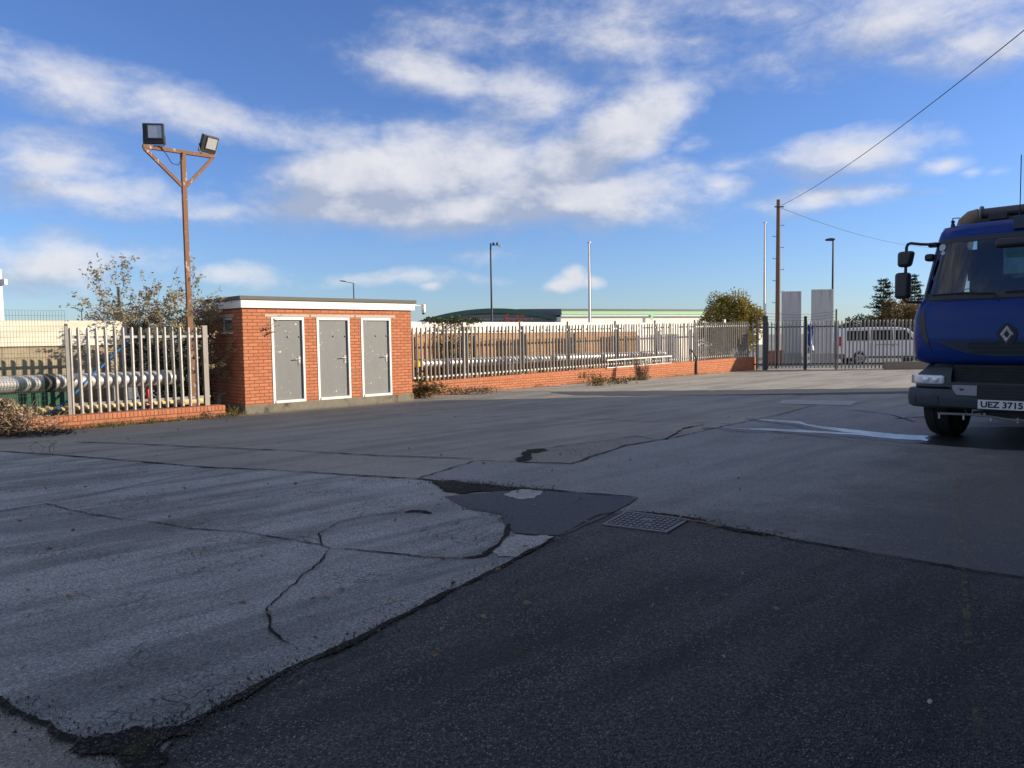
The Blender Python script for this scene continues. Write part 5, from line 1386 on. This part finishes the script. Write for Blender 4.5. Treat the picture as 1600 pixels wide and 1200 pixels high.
# front view mirror and sun visor panel at the right of the screen
blob('front_mirror', -.16, .32, -.10, .06, 2.72, 2.85, M['black_plastic'], trk, .05)
MB().tube([(.20, .0, 2.82), (.24, .16, 2.98), (.28, .30, 3.03)], .018, 8).build('front_mirror_arm', M['black_plastic'], trk)
MB().box(-.02, .9, .22, .29, 2.99, 3.17).build('roof_sign_board', M['grille'], trk, bevel=.01)
# wipers
for x0, x1 in ((-.13, -1.0), (.55, -.05)):
    MB().tube([(x0, fy(x0, 2.06)-.02, 2.02), (x0-.06, fy(x0, 2.13)-.035, 2.125), ((x0+x1)/2, fy((x0+x1)/2, 2.14)-.04, 2.145), (x1, fy(x1, 2.13)-.03, 2.135)], .012, 6).tube([(x0-.2, fy(x0-.2, 2.13)-.02, 2.118), (x1, fy(x1, 2.13)-.02, 2.125)], .01, 5).build('wiper', M['black_plastic'], trk)
MB().tube([(-.60, fy(-.6, 2.15)-.03, 2.14), (-.56, fy(-.56, 2.2)-.03, 2.19), (-.50, fy(-.5, 2.2)-.03, 2.20), (-.42, fy(-.42, 2.15)-.03, 2.14)], .006, 5).build('washer_hose', M['black_plastic'], trk)
# roof gear: suction duct, lights, aerial
MB().tube([(-.80, .95, 2.95), (-.80, .92, 3.12), (-.765, .9, 3.22), (-.70, .9, 3.29), (-.61, .9, 3.325)], [.15, .15, .145, .125, .10], 18).build('suction_elbow', M['duct'], trk, auto=True)
MB().tube([(-.61, .9, 3.335), (-.30, .9, 3.335), (1.0, .9, 3.335)], .075, 16).build('suction_pipe', M['dark_steel'], trk, auto=True)
MB().tube([(-.60, .9, 3.335), (-.575, .9, 3.335)], .115, 18).build('duct_rim', M['galv_dull'], trk, auto=True)
MB().box(-.60, .95, .72, 1.05, 3.165, 3.24).box(-.45, -.2, .7, .8, 3.2, 3.30).box(.0, .3, .68, .8, 3.2, 3.27).build('roof_rack', M['plate_text'], trk, bevel=.015)
MB().tube([(-.88, .8, 3.1), (-.93, .72, 3.2), (-.92, .7, 3.29), (-.86, .8, 3.30)], .008, 6).build('hose_loop', M['cable'], trk)
MB().lathe([(.03, 0), (.03, .05), (.02, .08), (.028, .1), (.02, .12)], Matrix.Translation((-.86, .52, 3.115)), 12).build('marker_light', M['black_plastic'], trk, auto=True)
MB().lathe([(.035, 0), (.04, .03), (.03, .06), (.01, .07)], Matrix.Translation((-.96, .55, 3.07)), 12).build('roof_lamp', M['lens'], trk, auto=True)
MB().tube([(-.035, .62, 3.15), (-.035, .62, 3.30)], .014, 8).tube([(-.035, .62, 3.28), (-.035, .62, 4.06)], .0065, 6).build('aerial', M['cable'], trk, auto=True)
# spray bar with nozzles
sbp = MB().tube([(-.89, .12, .40), (-.5, .12, .41), (-.2, .12, .395), (.1, .12, .36), (.5, .12, .41), (.89, .12, .40)], .018, 8).build('spray_bar', M['galv_dull'], trk, auto=True)
nb2 = MB()
for x in (-.87, -.55, -.2, .12, .55, .87): nb2.tube([(x, .12, .395), (x, .12, .33)], .013, 8)
nb2.build('nozzle', M['silver'], sbp, auto=True)
MB().tube([(-.45, .18, .44), (-.2, .2, .47), (.3, .2, .45), (.8, .18, .46)], .022, 8).tube([(-.55, .15, .5), (-.5, .13, .41)], .015, 6).tube([(-.3, .15, .5), (-.33, .13, .41)], .015, 6).build('pipework', M['dark_steel'], trk, auto=True)
# chassis, wheels, hopper body
MB().box(-.45, -.36, .3, 7.2, .62, .86).box(.36, .45, .3, 7.2, .62, .86).box(-.8, .8, 1.05, 1.25, .42, .56).box(-.5, .5, .35, 1.9, .5, 1.1).box(-.3, .3, .22, .34, .38, .5).build('chassis', M['plate_text'], trk)
def wheel(x, y, dual=False, steer=0):
    prof = [(.28, -.15), (.40, -.165), (.485, -.15), (.50, -.11), (.50, -.02), (.488, -.015), (.488, .015), (.50, .02), (.50, .11), (.485, .15), (.40, .165), (.28, .15)]
    sg = 1 if x > 0 else -1
    Mx = Matrix.Rotation(R_(90), 4, 'Y')
    ty_ = MB().lathe([(r, z*(2 if dual else 1.12)) for r, z in prof], Mx, 40).build('wheel', M['rubber'], trk, auto=True, loc=(x, y, .502), rz=R_(steer))
    MB().lathe([(.27, .02), (.275, .14), (.24, .13), (.20, .04), (.10, .05), (.09, .12), (.02, .13)], Matrix.Rotation(R_(90*sg), 4, 'Y'), 24).build('rim', M['galv_dull'], ty_, auto=True)
for x in (-.99, .99):
    wheel(x, .90, False, -4); wheel(x*.93, 4.9, True)
for s_ in (-1, 1):
    ar = MB(); rows = []
    for i in range(13):
        a = math.pi*i/12; rows.append([Vector((s_*q, .90+.60*math.cos(a), .50+.60*math.sin(a))) for q in (.80, 1.2)])
    ar.grid(rows); o = ar.build('wheel_arch', M['black_plastic'], trk, auto=True); so = o.modifiers.new('thick', 'SOLIDIFY'); so.thickness = .02
MB().prism([(2.75, .95), (7.1, .95), (7.1, 2.55), (6.4, 2.75), (3.6, 2.6), (2.75, 2.2)], lambda a, c, s_: Vector((s_, a, c)), -1.2, 1.2).build('hopper', M['hopper'], trk, bevel=.05)
MB().box(-1.1, 1.1, 2.15, 2.65, .9, 1.9).build('engine_cover', M['grey_plastic'], trk, bevel=.04)

# ================================================================== white van behind the fence
M['van'] = simple('white_van_paint', (.80, .80, .80), .25, 0, .03, 3, coat=.4)
vp = at(1316, 560, 38.2); vx = at(1350, 560, 38)
VR = R_(-4)
van = thing('white_van', 'white passenger van with dark side windows behind the grey fence', 'van', Vector((vp.x, 38.6, 0)), VR)
prof = [(.02, .45), (.0, .7), (.02, 1.1), (.10, 1.6), (.16, 1.84), (.30, 1.93), (1.5, 1.98), (3.0, 1.96), (3.5, 1.88), (4.15, 1.30), (4.7, 1.08), (4.85, .9), (4.88, .5), (4.80, .35), (4.55, .33), (4.5, .5), (4.38, .66), (4.2, .72), (4.02, .66), (3.9, .5), (3.86, .33), (1.38, .33), (1.33, .5), (1.22, .66), (1.04, .72), (.86, .66), (.74, .5), (.70, .35), (.1, .35)]
vbm = MB(); n_ = len(prof)
def vin(z): return .0 if z < 1.1 else (z-1.1)*.14
rows = []
vbm.prism(prof, lambda a, c, t: Vector((a, t+(vin(c) if t < 1 else -vin(c)), c)), 0, 1.9)
vbm.build('body', M['van'], van, bevel=.04, auto=True)
def vwin(x0, x1, z0, z1, skew=0):
    b = MB()
    for side, yy in ((0, -1), (1, 1)):
        pts = [(x0, z0), (x1, z0), (x1-skew, z1), (x0+.02, z1)]
        b.add([Vector((x, (vin(z)-.004) if side == 0 else 1.9-vin(z)+.004, z)) for x, z in pts], [(0, 1, 2, 3)])
    b.build('window', M['glass_dark'], van)
van.scale = (.97, .95, .945)
vwin(.42, 1.55, 1.28, 1.80); vwin(1.62, 2.72, 1.28, 1.82); vwin(2.85, 3.75, 1.28, 1.80, .35)
for yy in (.03, 1.87):
    for x in (1.04, 4.2):
        o = MB().lathe([(.2, -.1), (.31, -.1), (.33, -.07), (.33, .07), (.31, .1), (.2, .1)], Matrix.Rotation(R_(90), 4, 'X'), 28).build('wheel', M['rubber'], van, auto=True, loc=(x, yy+(.06 if yy < 1 else -.06), .332))
        hb_ = MB().lathe([(.19, .085), (.205, .10), (.19, .105), (.07, .08), (.02, .1)], Matrix.Rotation(R_(90 if yy < 1 else -90), 4, 'X'), 20)
        for q in range(7):
            a = q*6.283/7; hb_.sqtube((.05*math.cos(a), -.098 if yy < 1 else .098, .05*math.sin(a)), (.19*math.cos(a), -.1 if yy < 1 else .1, .19*math.sin(a)), .035, .02)
        hb_.build('hubcap', M['silver'], o)
M['tail'] = simple('red_tail_lamp', (.40, .02, .03), .2)
MB().box(.015, .12, -.008, .1, 1.0, 1.5).build('tail_light', M['tail'], van, bevel=.01)
MB().box(.015, .12, 1.8, 1.908, 1.0, 1.5).build('tail_light', M['tail'], van, bevel=.01)
for xs_v in (1.585, 2.785, 3.86):
    MB().box(xs_v-.008, xs_v+.008, -.003, .001, .42, 1.15).build('door_seam', M['cable'], van)
MB().box(-.05, .30, -.015, 1.915, .34, .58).build('rear_bumper', simple('van_grey_bumper', (.12, .12, .125), .6), van, bevel=.03)
MB().box(1.40, 3.84, -.006, .02, .34, .44).build('sill_trim', M['grey_plastic'], van)
MB().box(1.8, 3.0, -.012, -.002, 1.03, 1.07).build('door_rail', M['galv_dull'], van)
MB().box(2.62, 2.78, -.02, -.003, .98, 1.02).build('door_handle', M['galv_dull'], van)
# kerb stone lump by the low wall
kd = G(313, 652)
kb = MB().box(-.13, .13, -.09, .09, 0, .13).build('concrete_lump', M['concrete'], loc=kd, rz=ANG+.15, bevel=.02)
tag(kb, 'broken grey concrete lump lying at the foot of the low wall near the brick block', 'concrete lump')
# litter
lt = MB().prism([(0, 0), (.02, .005), (.025, .03), (.01, .04), (-.01, .025)], lambda a, c, s_: Vector((a*.55, c*.4, s_+c*.25)), .004, .012).build('paper_scrap', M['white'], loc=G(1453, 1102))
tag(lt, 'small white paper scrap on the dark tarmac at lower right', 'litter')
st = MB().tube([(0, 0, .02), (.18, .10, .022), (.33, .24, .018)], .006, 5).build('dry_twig', M['twig'], loc=G(1128, 826), rz=R_(100))
tag(st, 'short dry twig in the dirt beside the manhole cover', 'twig')
